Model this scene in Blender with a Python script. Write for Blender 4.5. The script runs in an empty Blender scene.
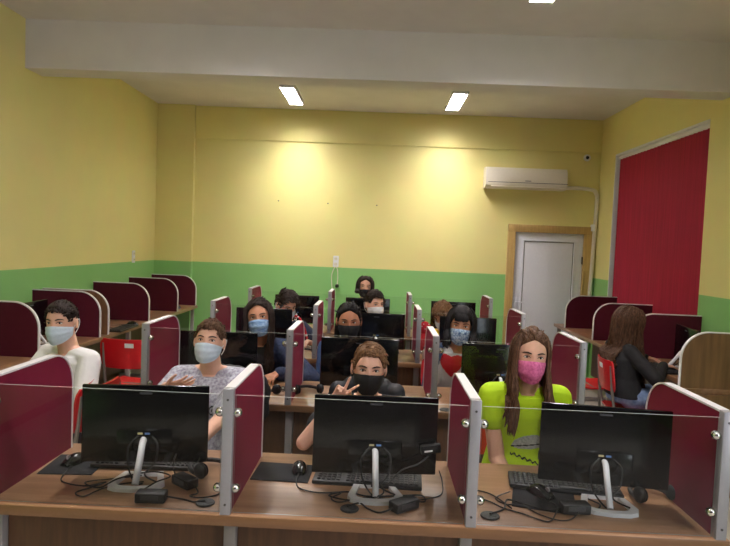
import bpy, bmesh, math, random
from mathutils import Vector, Matrix, Quaternion
from mathutils.bvhtree import BVHTree

S = bpy.context.scene
COL = S.collection
rnd = random.Random(7)
PI = math.pi

# ------------------------------------------------------------------ camera, world, exposure
cam_d = bpy.data.cameras.new('camera')
cam = bpy.data.objects.new('camera', cam_d)
COL.objects.link(cam)
YAW, PIT, ROL, HGT, FPX = -0.02126, 0.04802, 0.04085, 1.651, 600.0
cy, sy, cp, sp = math.cos(YAW), math.sin(YAW), math.cos(PIT), math.sin(PIT)
fw = Vector((sy*cp, cy*cp, -sp)); rt0 = Vector((cy, -sy, 0)); up0 = rt0.cross(fw)
rt = rt0*math.cos(ROL) + up0*math.sin(ROL); up = -rt0*math.sin(ROL) + up0*math.cos(ROL)
M = Matrix((( rt.x, up.x, -fw.x, 0), (rt.y, up.y, -fw.y, 0), (rt.z, up.z, -fw.z, HGT), (0, 0, 0, 1)))
cam.matrix_world = M
cam_d.sensor_fit = 'HORIZONTAL'; cam_d.sensor_width = 36.0; cam_d.lens = FPX/730*36.0
cam_d.clip_start = 0.05; cam_d.clip_end = 60
S.camera = cam

w = bpy.data.worlds.new('world'); S.world = w; w.use_nodes = True
w.node_tree.nodes['Background'].inputs[0].default_value = (0.30, 0.36, 0.5, 1)
w.node_tree.nodes['Background'].inputs[1].default_value = 0.15
S.view_settings.view_transform = 'Standard'; S.view_settings.look = 'None'
S.view_settings.gamma = 1.0; S.view_settings.use_curve_mapping = False
S.view_settings.exposure = 1.12
S.cycles.transparent_max_bounces = 40
S.cycles.max_bounces = 10
LAMP_W = 38.0          # watts of every ceiling fixture
FILL_W = 34.0           # added fill light, set at the unseen window behind the camera
dl = bpy.data.lights.new('added_fill_light', 'AREA'); dl.shape = 'RECTANGLE'; dl.size = 2.6; dl.size_y = 1.8
dl.energy = FILL_W; dl.color = (.84, .88, 1.0)
dlo = bpy.data.objects.new('added_fill_light', dl); COL.objects.link(dlo); dlo.location = (2.84, -.7, 1.9); dlo.rotation_euler = (0, math.radians(90), 0)

# ------------------------------------------------------------------ helpers
def lin(c):
    return tuple(((v/255)/12.92 if v/255 <= .04045 else ((v/255+.055)/1.055)**2.4) for v in c)

def new_mat(name):
    m = bpy.data.materials.new(name); m.use_nodes = True
    return m, m.node_tree, m.node_tree.nodes['Principled BSDF']

def mat(name, rgb, rough=.5, metal=0.0, noise=0.0, nscale=30, stretch=(1, 1, 1), bump=0.0, rgb2=None, detail=4, coat=0.0, sss=0.0, spec=.5):
    """principled with procedural noise between rgb and rgb2"""
    m, nt, b = new_mat(name)
    c1 = lin(rgb); c2 = lin(rgb2) if rgb2 else tuple(v*(1-noise) for v in c1)
    b.inputs['Roughness'].default_value = rough; b.inputs['Metallic'].default_value = metal
    b.inputs['Specular IOR Level'].default_value = spec
    if coat: b.inputs['Coat Weight'].default_value = coat; b.inputs['Coat Roughness'].default_value = .08
    if sss: b.inputs['Subsurface Weight'].default_value = sss; b.inputs['Subsurface Scale'].default_value = .01
    tc = nt.nodes.new('ShaderNodeTexCoord'); mp = nt.nodes.new('ShaderNodeMapping')
    mp.inputs['Scale'].default_value = stretch
    nz = nt.nodes.new('ShaderNodeTexNoise'); nz.inputs['Scale'].default_value = nscale; nz.inputs['Detail'].default_value = detail
    nt.links.new(tc.outputs['Object'], mp.inputs['Vector']); nt.links.new(mp.outputs['Vector'], nz.inputs['Vector'])
    rp = nt.nodes.new('ShaderNodeValToRGB')
    rp.color_ramp.elements[0].position = .32; rp.color_ramp.elements[1].position = .68
    rp.color_ramp.elements[0].color = (*c2, 1); rp.color_ramp.elements[1].color = (*c1, 1)
    nt.links.new(nz.outputs['Fac'], rp.inputs['Fac']); nt.links.new(rp.outputs['Color'], b.inputs['Base Color'])
    if bump:
        bp = nt.nodes.new('ShaderNodeBump'); bp.inputs['Strength'].default_value = bump; bp.inputs['Distance'].default_value = .01
        nt.links.new(nz.outputs['Fac'], bp.inputs['Height']); nt.links.new(bp.outputs['Normal'], b.inputs['Normal'])
    return m

def wall_mat(name, yellow, green, band_z):
    """two-tone painted plaster: green below band_z, yellow above (world height)"""
    m, nt, b = new_mat(name); b.inputs['Roughness'].default_value = .55
    g = nt.nodes.new('ShaderNodeNewGeometry'); sx = nt.nodes.new('ShaderNodeSeparateXYZ')
    nt.links.new(g.outputs['Position'], sx.inputs[0])
    gt = nt.nodes.new('ShaderNodeMath'); gt.operation = 'GREATER_THAN'; gt.inputs[1].default_value = band_z
    nt.links.new(sx.outputs['Z'], gt.inputs[0])
    nz = nt.nodes.new('ShaderNodeTexNoise'); nz.inputs['Scale'].default_value = 3; nz.inputs['Detail'].default_value = 5
    nt.links.new(g.outputs['Position'], nz.inputs['Vector'])
    mx = nt.nodes.new('ShaderNodeMix'); mx.data_type = 'RGBA'
    mx.inputs[6].default_value = (*lin(green), 1); mx.inputs[7].default_value = (*lin(yellow), 1)
    nt.links.new(gt.outputs[0], mx.inputs[0])
    m2 = nt.nodes.new('ShaderNodeMix'); m2.data_type = 'RGBA'; m2.blend_type = 'MULTIPLY'; m2.inputs[0].default_value = .12
    nt.links.new(mx.outputs[2], m2.inputs[6]); nt.links.new(nz.outputs['Color'], m2.inputs[7])
    nt.links.new(m2.outputs[2], b.inputs['Base Color'])
    n2 = nt.nodes.new('ShaderNodeTexNoise'); n2.inputs['Scale'].default_value = 60
    nt.links.new(g.outputs['Position'], n2.inputs['Vector'])
    bp = nt.nodes.new('ShaderNodeBump'); bp.inputs['Strength'].default_value = .08; bp.inputs['Distance'].default_value = .004
    nt.links.new(n2.outputs['Fac'], bp.inputs['Height']); nt.links.new(bp.outputs['Normal'], b.inputs['Normal'])
    return m

def glass_mat():
    m, nt, b = new_mat('clear_glass'); nt.nodes.remove(b)
    out = nt.nodes['Material Output']
    tr = nt.nodes.new('ShaderNodeBsdfTransparent'); tr.inputs[0].default_value = (.95, .965, .955, 1)
    gl = nt.nodes.new('ShaderNodeBsdfGlossy'); gl.inputs['Roughness'].default_value = .02
    fr = nt.nodes.new('ShaderNodeFresnel'); fr.inputs[0].default_value = 1.28
    mx = nt.nodes.new('ShaderNodeMixShader')
    nt.links.new(fr.outputs[0], mx.inputs[0]); nt.links.new(tr.outputs[0], mx.inputs[1]); nt.links.new(gl.outputs[0], mx.inputs[2])
    nt.links.new(mx.outputs[0], out.inputs[0])
    return m

def emit_mat(name, rgb, strength):
    m, nt, b = new_mat(name)
    b.inputs['Base Color'].default_value = (*rgb, 1)
    b.inputs['Emission Color'].default_value = (*rgb, 1); b.inputs['Emission Strength'].default_value = strength
    return m

class MB:
    """mesh collector: every shape added ends in ONE mesh object"""
    def __init__(s): s.v = []; s.f = []; s.m = []
    def add(s, vs, fs, m=0):
        o = len(s.v); s.v += [Vector(v) for v in vs]
        s.f += [tuple(i+o for i in f) for f in fs]; s.m += [m]*len(fs)
    def box(s, c, d, bev=0.0, rot=None, m=0, seg=2):
        bm = bmesh.new(); bmesh.ops.create_cube(bm, size=1)
        for v in bm.verts: v.co = Vector((v.co.x*d[0], v.co.y*d[1], v.co.z*d[2]))
        if bev: bmesh.ops.bevel(bm, geom=bm.edges[:], offset=min(bev, min(d)*.49), segments=seg, profile=.5, affect='EDGES')
        R = rot if rot else Matrix.Identity(3)
        bm.verts.index_update()
        s.add([R @ v.co + Vector(c) for v in bm.verts], [[v.index for v in f.verts] for f in bm.faces], m); bm.free()
    def ell(s, c, r, n=16, k=10, rot=None, m=0):
        vs = []; fs = []; R = rot if rot else Matrix.Identity(3); c = Vector(c)
        vs.append(R @ Vector((0, 0, r[2])) + c)
        for i in range(1, k):
            t = PI*i/k
            for j in range(n):
                a = 2*PI*j/n
                vs.append(R @ Vector((r[0]*math.sin(t)*math.cos(a), r[1]*math.sin(t)*math.sin(a), r[2]*math.cos(t))) + c)
        vs.append(R @ Vector((0, 0, -r[2])) + c)
        for j in range(n): fs.append((0, 1+j, 1+(j+1) % n))
        for i in range(k-2):
            for j in range(n):
                a = 1+i*n+j; b = 1+i*n+(j+1) % n
                fs.append((a, a+n, b+n, b))
        L = len(vs)-1; o = 1+(k-2)*n
        for j in range(n): fs.append((o+j, L, o+(j+1) % n))
        s.add(vs, fs, m)
    def rings(s, rings, m=0, cap=True):
        """loft through equal-length rings of points"""
        n = len(rings[0]); vs = [p for r in rings for p in r]; fs = []
        for i in range(len(rings)-1):
            for j in range(n):
                a = i*n+j; b = i*n+(j+1) % n
                fs.append((a, b, b+n, a+n))
        if cap:
            fs.append(tuple(range(n-1, -1, -1))); o = (len(rings)-1)*n; fs.append(tuple(o+j for j in range(n)))
        s.add(vs, fs, m)
    def tube(s, pts, r, n=8, m=0, flat=1.0):
        pts = [Vector(p) for p in pts]; rs = r if isinstance(r, (list, tuple)) else [r]*len(pts)
        T = [(pts[min(i+1, len(pts)-1)]-pts[max(i-1, 0)]).normalized() for i in range(len(pts))]
        u = T[0].orthogonal().normalized(); R = []
        for i, p in enumerate(pts):
            u = (u - T[i]*u.dot(T[i]))
            u = u.normalized() if u.length > 1e-6 else T[i].orthogonal().normalized()
            v = T[i].cross(u)
            R.append([p + (u*math.cos(2*PI*j/n)*flat + v*math.sin(2*PI*j/n))*rs[i] for j in range(n)])
        s.rings(R, m)
    def capsule(s, p0, p1, r0, r1, n=14, k=4):
        p0 = Vector(p0); p1 = Vector(p1); t = (p1-p0).normalized(); u = t.orthogonal().normalized(); v = t.cross(u); R = []
        for i in range(k): a = -PI/2 + (i+.15)*(PI/2)/k; R.append((p0+t*math.sin(a)*r0, math.cos(a)*r0))
        R.append((p0, r0)); R.append((p1, r1))
        for i in range(1, k+1): a = (i-.15)*(PI/2)/k; R.append((p1+t*math.sin(a)*r1, math.cos(a)*r1))
        s.rings([[c+(u*math.cos(2*PI*j/n)+v*math.sin(2*PI*j/n))*r for j in range(n)] for c, r in R])
    def cyl(s, c, r, h, n=24, m=0, axis='z', bev=0):
        prof = [(r, -h/2), (r, h/2)] if not bev else [(r-bev, -h/2), (r, -h/2+bev), (r, h/2-bev), (r-bev, h/2)]
        R = []
        for q, z in prof:
            ring = []
            for j in range(n):
                a = 2*PI*j/n; p = (q*math.cos(a), q*math.sin(a), z)
                if axis == 'y': p = (p[0], -p[2], p[1])
                if axis == 'x': p = (p[2], p[0], p[1])
                ring.append(Vector(p)+Vector(c))
            R.append(ring)
        s.rings(R, m)
    def prism(s, poly, lo, hi, axis='x', m=0, side_m=None):
        """polygon (2D list) extruded along an axis"""
        def P(a, b, t): return {'x': (t, a, b), 'y': (a, t, b), 'z': (a, b, t)}[axis]
        n = len(poly); vs = [P(a, b, lo) for a, b in poly]+[P(a, b, hi) for a, b in poly]
        s.add(vs, [tuple(range(n-1, -1, -1)), tuple(range(n, 2*n))], m)
        s.add(vs, [(i, (i+1) % n, (i+1) % n+n, i+n) for i in range(n)], m if side_m is None else side_m)
    def mesh(s, name, mats, smooth=False):
        me = bpy.data.meshes.new(name); me.from_pydata([tuple(v) for v in s.v], [], s.f)
        mats = mats if isinstance(mats, (list, tuple)) else [mats]
        for m in mats: me.materials.append(m)
        me.polygons.foreach_set('material_index', s.m)
        me.validate(); me.update()
        bm = bmesh.new(); bm.from_mesh(me); bmesh.ops.recalc_face_normals(bm, faces=bm.faces[:]); bm.to_mesh(me); bm.free()
        if smooth:
            me.polygons.foreach_set('use_smooth', [True]*len(me.polygons))
            try: me.set_sharp_from_angle(angle=math.radians(40))
            except Exception: pass
        return me
    def build(s, name, mats, parent=None, smooth=True, loc=None):
        o = bpy.data.objects.new(name, s.mesh(name, mats, smooth)); COL.objects.link(o)
        if parent: o.parent = parent
        if loc: o.location = loc
        return o

def link_mesh(name, me, parent=None):
    o = bpy.data.objects.new(name, me); COL.objects.link(o); o.parent = parent; return o
def tag(o, label, cat, group=None):
    o['label'] = label; o['category'] = cat
    if group: o['group'] = group
    return o
def thing(name, label, cat, loc=(0, 0, 0), rz=0.0, group=None):
    o = bpy.data.objects.new(name, None); o.empty_display_size = .1; COL.objects.link(o)
    o.location = loc; o.rotation_euler = (0, 0, rz)
    return tag(o, label, cat, group)
def struct(o): o['kind'] = 'structure'; return o
def dup(root, loc, rz=None, label=None, group=None):
    r = root.copy(); COL.objects.link(r); r.location = loc
    if rz is not None: r.rotation_euler = (0, 0, rz)
    if label: r['label'] = label
    if group: r['group'] = group
    for ch in list(root.children):
        c = ch.copy(); COL.objects.link(c); c.parent = r
        for g in list(ch.children):
            d = g.copy(); COL.objects.link(d); d.parent = c
    return r
def spline(pts, k=8):
    pts = [Vector(p) for p in pts]; P = [pts[0]]+pts+[pts[-1]]; out = []
    for i in range(1, len(P)-2):
        a, b, c, d = P[i-1:i+3]
        for j in range(k):
            t = j/k
            out.append(.5*((2*b)+(c-a)*t+(2*a-5*b+4*c-d)*t*t+(3*b-a-3*c+d)*t**3))
    out.append(pts[-1]); return out

# ------------------------------------------------------------------ materials
YEL = (245, 234, 156); GRN = (146, 206, 124)
M_wall = wall_mat('two_tone_wall_paint', YEL, GRN, 1.325)
M_ceil = mat('white_ceiling_paint', (232, 228, 226), .7, noise=.05, nscale=4)
M_floor = mat('grey_vinyl_floor', (186, 176, 164), .45, noise=.12, nscale=12)
M_wood = mat('oak_laminate', (176, 136, 101), .32, nscale=3, stretch=(1.2, 14, 14), rgb2=(154, 114, 82), detail=6)
M_woodv = mat('dark_oak_laminate', (104, 70, 44), .4, nscale=3, stretch=(14, 14, 1.2), rgb2=(82, 54, 34), detail=6)
M_edge = mat('light_wood_edge_band', (128, 92, 62), .3, nscale=3, stretch=(1, 10, 10), rgb2=(110, 78, 52))
M_maroon = mat('maroon_panel', (128, 26, 58), .6, noise=.06, nscale=20, spec=.2)
M_alu = mat('aluminium_profile', (158, 157, 160), .38, metal=.35, noise=.05, nscale=15)
M_lit_edge = mat('lamp_lit_edge_profile', (232, 230, 230), .35, noise=.03, nscale=15)  # aluminium edge, lamp light on its top put into the colour
M_leg = mat('grey_powder_coat', (158, 152, 150), .45, metal=.2, noise=.05)
M_chrome = mat('chrome', (215, 214, 210), .12, metal=1.0, noise=.03)
M_screw = mat('dark_screw', (92, 90, 88), .4, metal=.8)
M_glass = glass_mat()
M_gedge = mat('polished_glass_edge', (196, 204, 200), .25, noise=.05)
M_blk = mat('glossy_black_plastic', (12, 12, 14), .16, noise=.1, nscale=8, spec=.45)
M_mat_blk = mat('matte_black_plastic', (22, 22, 25), .5, noise=.15, nscale=25)
M_key = mat('black_keycaps', (34, 34, 38), .45, noise=.1)
M_cable = mat('black_cable', (16, 15, 16), .45, noise=.1)
M_pad = mat('black_mouse_pad_cloth', (20, 21, 28), .9, noise=.3, nscale=200)
M_silver = mat('silver_stand_plastic', (246, 246, 248), .25, metal=0, noise=.04)
M_screen = mat('dark_screen_glass', (8, 9, 12), .1, noise=.05)
M_port_y = mat('cream_port_label', (196, 184, 140), .5)
M_port_b = mat('blue_port_label', (96, 132, 190), .5)
M_faint = mat('faint_grey_lettering', (64, 64, 70), .4)
M_red = mat('red_chair_plastic', (206, 22, 34), .3, noise=.06, nscale=20, coat=.2)
M_tubegrey = mat('grey_steel_tube', (150, 146, 142), .35, metal=.6)
M_pvc = mat('white_pvc', (236, 239, 248), .35, noise=.03)
M_acw = mat('cream_white_plastic', (236, 230, 212), .4, noise=.03)
M_dark = mat('dark_slot', (40, 38, 36), .6)
M_frame = mat('ochre_painted_wood', (204, 172, 108), .4, nscale=4, stretch=(12, 12, 1), rgb2=(188, 156, 94))
M_winw = mat('white_window_plastic', (242, 243, 246), .4)
M_blind = mat('red_blind_fabric', (172, 18, 54), .8, nscale=14, stretch=(1, 8, .1), rgb2=(146, 12, 44), bump=.05)

# ------------------------------------------------------------------ the room
M_back = mat('reflection_darkened_wall', (84, 74, 76), .7, nscale=3, stretch=(12, 12, 1), rgb2=(64, 56, 58))  # unseen front wall, coloured dark to cut reflections in glass and monitors
XL, XR, YB, YN, ZC = -2.985, 2.86, 8.0, -2.4, 3.39
def sbox(name, lo, hi, m):
    b = MB(); lo = Vector(lo); hi = Vector(hi); b.box((lo+hi)/2, hi-lo); return struct(b.build(name, m, smooth=False))
sbox('floor', (XL-.1, YN-.1, -.1), (XR+.1, YB+.1, 0), M_floor)
sbox('ceiling', (XL-.1, YN-.1, ZC), (XR+.1, YB+.1, ZC+.1), M_ceil)
sbox('wall_left', (XL-.1, YN, 0), (XL, YB, ZC), M_wall)
sbox('wall_front', (XL, YN-.1, 0), (XR, YN, ZC), M_back)
# back wall with the door opening and a slightly proud upper band
DX0, DX1, DZ = 1.79, 2.70, 1.90
b = MB()
b.box(((XL+DX0)/2, YB+.05, ZC/2), (DX0-XL, .1, ZC)); b.box(((DX1+XR)/2, YB+.05, ZC/2), (XR-DX1, .1, ZC))
b.box(((DX0+DX1)/2, YB+.05, (ZC+DZ)/2), (DX1-DX0, .1, ZC-DZ))
struct(b.build('wall_back', M_wall, smooth=False))
b = MB(); b.box(((-2.5+XR)/2, YB-.011, (2.965+ZC)/2), (XR+2.5, .022, ZC-2.965), bev=.008)
struct(b.build('trim_1', M_wall))
sbox('wall_pillar', (XL, YB-.07, 0), (-2.49, YB, ZC), M_wall)
# right wall with window opening
WY0, WY1, WZ0, WZ1 = 5.39, 7.50, .92, 2.875
b = MB()
b.box((XR+.1, (.6+WY0)/2, ZC/2), (.2, WY0-.6, ZC)); b.box((XR+.1, (YN-2.0)/2, ZC/2), (.2, -2.0-YN, ZC)); b.box((XR+.1, -.7, .5), (.2, 2.6, 1.0)); b.box((XR+.1, -.7, (2.8+ZC)/2), (.2, 2.6, ZC-2.8)); b.box((XR+.1, (WY1+YB)/2, ZC/2), (.2, YB-WY1, ZC))
b.box((XR+.1, (WY0+WY1)/2, WZ0/2), (.2, WY1-WY0, WZ0)); b.box((XR+.1, (WY0+WY1)/2, (WZ1+ZC)/2), (.2, WY1-WY0, ZC-WZ1))
struct(b.build('wall_right', M_wall, smooth=False))
sbox('ceiling_beam', (XL, 4.97, 2.992), (XR, 5.22, ZC), M_ceil)
# window: frame and glass behind the blind
wr = struct(thing('window_1', 'white framed window behind the red blind in the right wall', 'window', (XR, (WY0+WY1)/2, (WZ0+WZ1)/2)))
hw, hh = (WY1-WY0)/2, (WZ1-WZ0)/2
b = MB()
for y in (-hw+.03, 0, hw-.03): b.box((.15, y, 0), (.07, .06, 2*hh-.001), bev=.006)
for z in (-hh+.03, hh-.03): b.box((.15, 0, z), (.068, 2*hw-.001, .06), bev=.006)
b.build('window_frame', M_winw, wr)
b = MB(); b.box((.15, 0, 0), (.008, 2*hw-.06, 2*hh-.06)); b.build('window_glass', M_glass, wr, smooth=False)
b = MB(); b.box((.045, hw-.01, 0), (.092, .02, 2*hh), bev=.003); b.box((.045, 0, hh-.010), (.092, 2*hw-.045, .020), bev=.003)
b.build('window_reveal', M_winw, wr)
w2 = struct(thing('added_window', 'unseen white framed window added for fill light in the right wall behind the camera', 'window', (XR, -.7, 1.9)))  # unseen window, added to go with the fill light
b = MB()
for y in (-1.27, 0, 1.27): b.box((.12, y, 0), (.07, .06, 1.799), bev=.006)
for z in (-.87, .87): b.box((.12, 0, z), (.068, 2.599, .06), bev=.006)
b.build('window_frame', M_winw, w2)
b = MB(); b.box((.12, 0, 0), (.008, 2.54, 1.74)); b.build('window_glass', M_glass, w2, smooth=False)
# vertical blind
bl = thing('vertical_blind', 'tall red vertical fabric blind covering the window in the right wall', 'blind', (XR+.055, (WY0+WY1)/2, WZ0))
b = MB(); b.box((-.005, -.012, 2*hh-.045), (.05, 2*hw-.05, .045), bev=.006); b.build('headrail', M_winw, bl)
b = MB(); n = 25; sw = (2*hw-.09)/n
for i in range(n):
    y = -hw+.02+sw*(i+.5); a = .35
    R = Matrix.Rotation(a*(1 if i % 1 == 0 else -1), 3, 'Z')
    b.box((-.004+.002*math.sin(i*2.1), y, hh+.0), (.0025, sw*1.12, 2*hh-.12), rot=R)
b.build('blind_slats', M_blind, bl, smooth=False)
# door
dr = struct(thing('door_1', 'white door with ochre wooden frame in the back wall', 'door', ((DX0+DX1)/2, YB, 0)))
dw = (DX1-DX0)/2
b = MB()
for s in (-1, 1): b.box((s*(dw+.045), -.012, (DZ+.08)/2), (.10, .05, DZ+.08), bev=.008)
b.box((0, -.014, DZ+.045), (2*dw+.19, .052, .10), bev=.008)
for s in (-1, 1): b.box((s*(dw+.005), -.02, DZ/2), (.022, .05, DZ), bev=.004)
b.build('door_frame', M_frame, dr)
b = MB(); b.box((0, .02, DZ/2), (2*dw-.012, .045, DZ-.012), bev=.004)
x0, x1, z0, z1 = -dw+.12, dw-.12, .14, DZ-.11
for (cx, cz, sx, sz) in ((x0, (z0+z1)/2, .02, z1-z0), (x1, (z0+z1)/2, .02, z1-z0), ((x0+x1)/2, z0, x1-x0+.02, .02), ((x0+x1)/2, z1, x1-x0+.02, .02)):
    b.box((cx, -.005, cz), (sx, .02, sz), bev=.006)
b.build('door_leaf', M_pvc, dr)
b = MB()
for (cx, cz, sx, sz) in ((x0+.015, (z0+z1)/2, .006, z1-z0-.02), (x1-.015, (z0+z1)/2, .006, z1-z0-.02), ((x0+x1)/2, z1-.015, x1-x0-.024, .006)):
    b.box((cx, -.004, cz), (sx, .004, sz))
b.build('panel_gasket', M_dark, dr)
b = MB(); b.box((-dw+.055, -.008, .93), (.035, .012, .2), bev=.004); b.tube([(-dw+.055, -.01, .97), (-dw+.055, -.055, .97), (-dw+.07, -.06, .97), (-dw+.17, -.06, .97)], .010)
b.build('door_handle', M_pvc, dr)
for z in (.3, 1.55):
    b = MB(); b.cyl((dw-.012, -.02, z), .012, .1); b.build('hinge', M_screw, dr)
# baseboards
for nm, lo, hi in (('baseboard_left', (XL, YN, 0), (XL+.012, YB-.07, .08)), ('baseboard_back', (-2.49, YB-.012, 0), (DX0-.1, YB, .08))):
    sbox(nm, lo, hi, M_woodv)

# ceiling lamps
def lamp(x, y, label):
    t = thing('ceiling_lamp', label, 'lamp', (x, y, ZC), group='fluorescent ceiling lamps')
    L, Wd, Hh = .82, .17, .05
    b = MB()
    b.box((0, 0, -.004), (Wd, L, .008))
    for s in (-1, 1): b.box((s*(Wd/2-.003), 0, -Hh/2), (.006, L, Hh)); b.box((0, s*(L/2-.003), -Hh/2), (Wd, .006, Hh))
    b.build('lamp_housing', M_winw, t, smooth=False)
    for s in (-1, 1):
        b = MB(); b.cyl((s*.042, 0, -.026), .013, L-.06, axis='y', n=12); b.build('fluorescent_tube', M_tube, t)
    b = MB()
    for i in range(1, 10): b.box((0, -L/2+L*i/10, -.038), (Wd-.012, .0015, .024))
    b.box((0, 0, -.038), (.0015, L-.012, .024)); b.build('louvre', M_louv, t, smooth=False)
    ld = bpy.data.lights.new('lamp_light', 'AREA'); ld.shape = 'RECTANGLE'; ld.size = Wd-.02; ld.size_y = L-.04
    ld.energy = LAMP_W; ld.color = (1.0, .935, .95)
    lo = bpy.data.objects.new('lamp_light', ld); COL.objects.link(lo); lo.parent = t; lo.location = (0, 0, -.012)
    return t
M_louv = mat('grey_louvre_metal', (110, 110, 112), .3, metal=.6)
M_tube = emit_mat('lit_fluorescent_tube', (1, .97, .92), 8.0)
for x, nm in ((-1.09, 'left'), (.83, 'right')):
    lamp(x, 7.10, 'lit white fluorescent ceiling lamp beyond the beam, %s one' % nm)
    lamp(x+(.2 if x > 0 else -.0), 3.78, 'lit white fluorescent ceiling lamp before the beam, %s one' % nm)
    lamp(x+(.1 if x > 0 else -.0), .4, 'lit white fluorescent ceiling lamp over the camera, %s one' % nm)

# air conditioner with conduit
ac = thing('air_conditioner', 'cream wall-mounted air conditioner above the white door', 'air conditioner', (1.88, YB, 2.45))
b = MB()
prof = [(0, 0), (-.16, 0), (-.20, .03), (-.205, .06), (-.20, .20), (-.17, .262), (0, .27)]
b.prism(prof, -.54, .50, 'x')
o = b.build('casing', M_acw, ac)
b = MB(); b.box((0, -.2065, .07), (1.02, .004, .005)); b.build('panel_seam', M_dark, ac)
b = MB(); b.box((0, -.19, .018), (.94, .03, .012), rot=Matrix.Rotation(.5, 3, 'X')); b.build('louvre', M_acw, ac)
b = MB(); b.box((0, -.2055, .094), (.075, .003, .010)); b.build('maker_plate', M_tubegrey, ac)
b = MB(); pts = spline([(.455, -.03, .04), (.62, -.035, .045), (.83, -.035, .03), (.885, -.035, -.02), (.90, -.035, -.12), (.89, -.035, -.6), (.875, -.035, -1.3), (.872, -.035, -2.0)], 8)
b.tube(pts, .026, n=10)
tag(b.build('pipe_conduit', M_acw, None, loc=(1.93, YB, 2.45)), 'white pipe conduit bending from the air conditioner down beside the door', 'pipe')
b = MB(); b.box((2.80, YB-.03, 1.985), (.055, .06, .09), bev=.008)
tag(b.build('junction_box', M_winw), 'small white junction box at the top right corner of the door frame', 'junction box')
cm = thing('motion_sensor', 'small round sensor high on the back wall near the right corner', 'sensor', (2.67, YB-.022, 2.895))
b = MB(); b.cyl((0, -.012, 0), .045, .024, axis='y', bev=.006); b.build('sensor_base', M_winw, cm)
b = MB(); b.ell((0, -.026, 0), (.022, .018, .022)); b.build('lens', M_blk, cm)
def socket(name, label, loc, rz, two=True):
    t = thing(name, label, 'socket', loc, rz)
    b = MB(); b.box((0, -.006, 0), (.075, .012, .15), bev=.005); b.build('socket_plate', M_winw, t)
    for z in (.036, -.036):
        b = MB(); b.cyl((0, -.014, z), .022, .006, axis='y', n=20); b.build('socket_well', M_acw, t)
    for z in (.036, -.036):
        for s in (-1, 1):
            b = MB(); b.cyl((s*.009, -.0175, z), .003, .002, axis='y', n=8); b.build('pin_hole', M_dark, t)
socket('wall_socket', 'white double power socket on the left wall above the green band', (XL, 7.24, 1.385), PI/2)
socket('wall_socket', 'white double power socket on the back wall with a plug cable below', (-.565, YB, 1.405), 0)
b = MB(); b.tube(spline([(-.565, YB-.012, 1.34), (-.59, YB-.015, 1.30), (-.615, YB-.01, 1.2), (-.60, YB-.01, 1.02)], 6), .006, n=6)
b.tube(spline([(-.565, YB-.012, 1.34), (-.54, YB-.02, 1.30), (-.53, YB-.02, 1.2), (-.535, YB-.022, 1.10)], 6), .006, n=6)
c_ = b.build('hanging_cable', M_acw); tag(c_, 'white cable loop hanging from the back wall socket ending in a black plug', 'cable')
b = MB(); b.cyl((-.535, YB-.024, 1.08), .024, .045, bev=.008); b.build('plug', M_mat_blk, c_)
for i, (x, z) in enumerate(((-1.36, 2.18), (-.70, 2.17), (-.05, 2.17))):
    b = MB(); b.cyl((x, YB-.006, z), .008, .012, axis='y', n=10)
    tag(b.build('wall_nail', M_screw), 'small nail in the yellow back wall, %s of the three' % ('leftmost', 'middle', 'rightmost')[i], 'nail')

# ------------------------------------------------------------------ desk rows
POST = [-1.266, -.466, .334, 1.134]
BAY = [-.866, -.066, .734]
D0, DSP, DDEP, ZD, PH = 1.905, 1.344, .60, .75, .416
ROWN = ['front row', 'second row', 'third row', 'back row']
BAYN = ['left', 'middle', 'right']
def rowY(r): return D0+DSP*r
WHO = {(0, 0): 'boy in the grey patterned t-shirt', (0, 1): 'boy making a V sign', (0, 2): 'girl in the neon green t-shirt',
       (1, 0): 'girl in denim jacket and blue mask', (1, 1): 'dark-haired girl in a black mask', (1, 2): 'girl with the red heart t-shirt',
       (2, 0): 'boy with the red cord', (2, 1): 'boy in the white mask', (2, 2): 'bent-down child in yellow',
       (3, 1): 'child at the back in a black mask'}
def who(r, k): return WHO.get((r, k)) or 'empty %s seat of the back row' % BAYN[k]

def desk(r):
    y = rowY(r); t = thing('computer_desk', 'long oak laminate computer desk of the %s' % ROWN[r], 'desk', (-.066, y, 0), group='rows of desks')
    x0, x1 = POST[0]-.03+.066, POST[3]+.03+.066
    b = MB(); b.box(((x0+x1)/2, DDEP/2+.0, ZD-.018), (x1-x0, DDEP-.004, .036), bev=.003); b.build('worktop', M_wood, t)
    b = MB(); b.box(((x0+x1)/2, -.0005, ZD-.0185), (x1-x0-.004, .003, .033), bev=.001); b.build('edge_band', M_edge, t)
    for k in range(3):
        a = POST[k]+.066+.022; c = POST[k+1]+.066-.022
        b = MB(); b.box(((a+c)/2, .115, .40), (c-a, .018, .62)); b.build('modesty_panel', M_woodv, t, smooth=False)
    for p in POST:
        b = MB(); px = p+.066
        px = min(max(px, x0+.03), x1-.03)
        b.box((px, .10, (ZD-.036)/2+.02), (.04, .05, ZD-.036-.04), bev=.004); b.box((px, DDEP/2, .02), (.05, DDEP-.05, .04), bev=.006); b.box((px, DDEP/2, ZD-.05), (.038, DDEP-.12, .028), bev=.004)
        b.build('leg', M_leg, t)
for r in range(4): desk(r)

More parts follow.
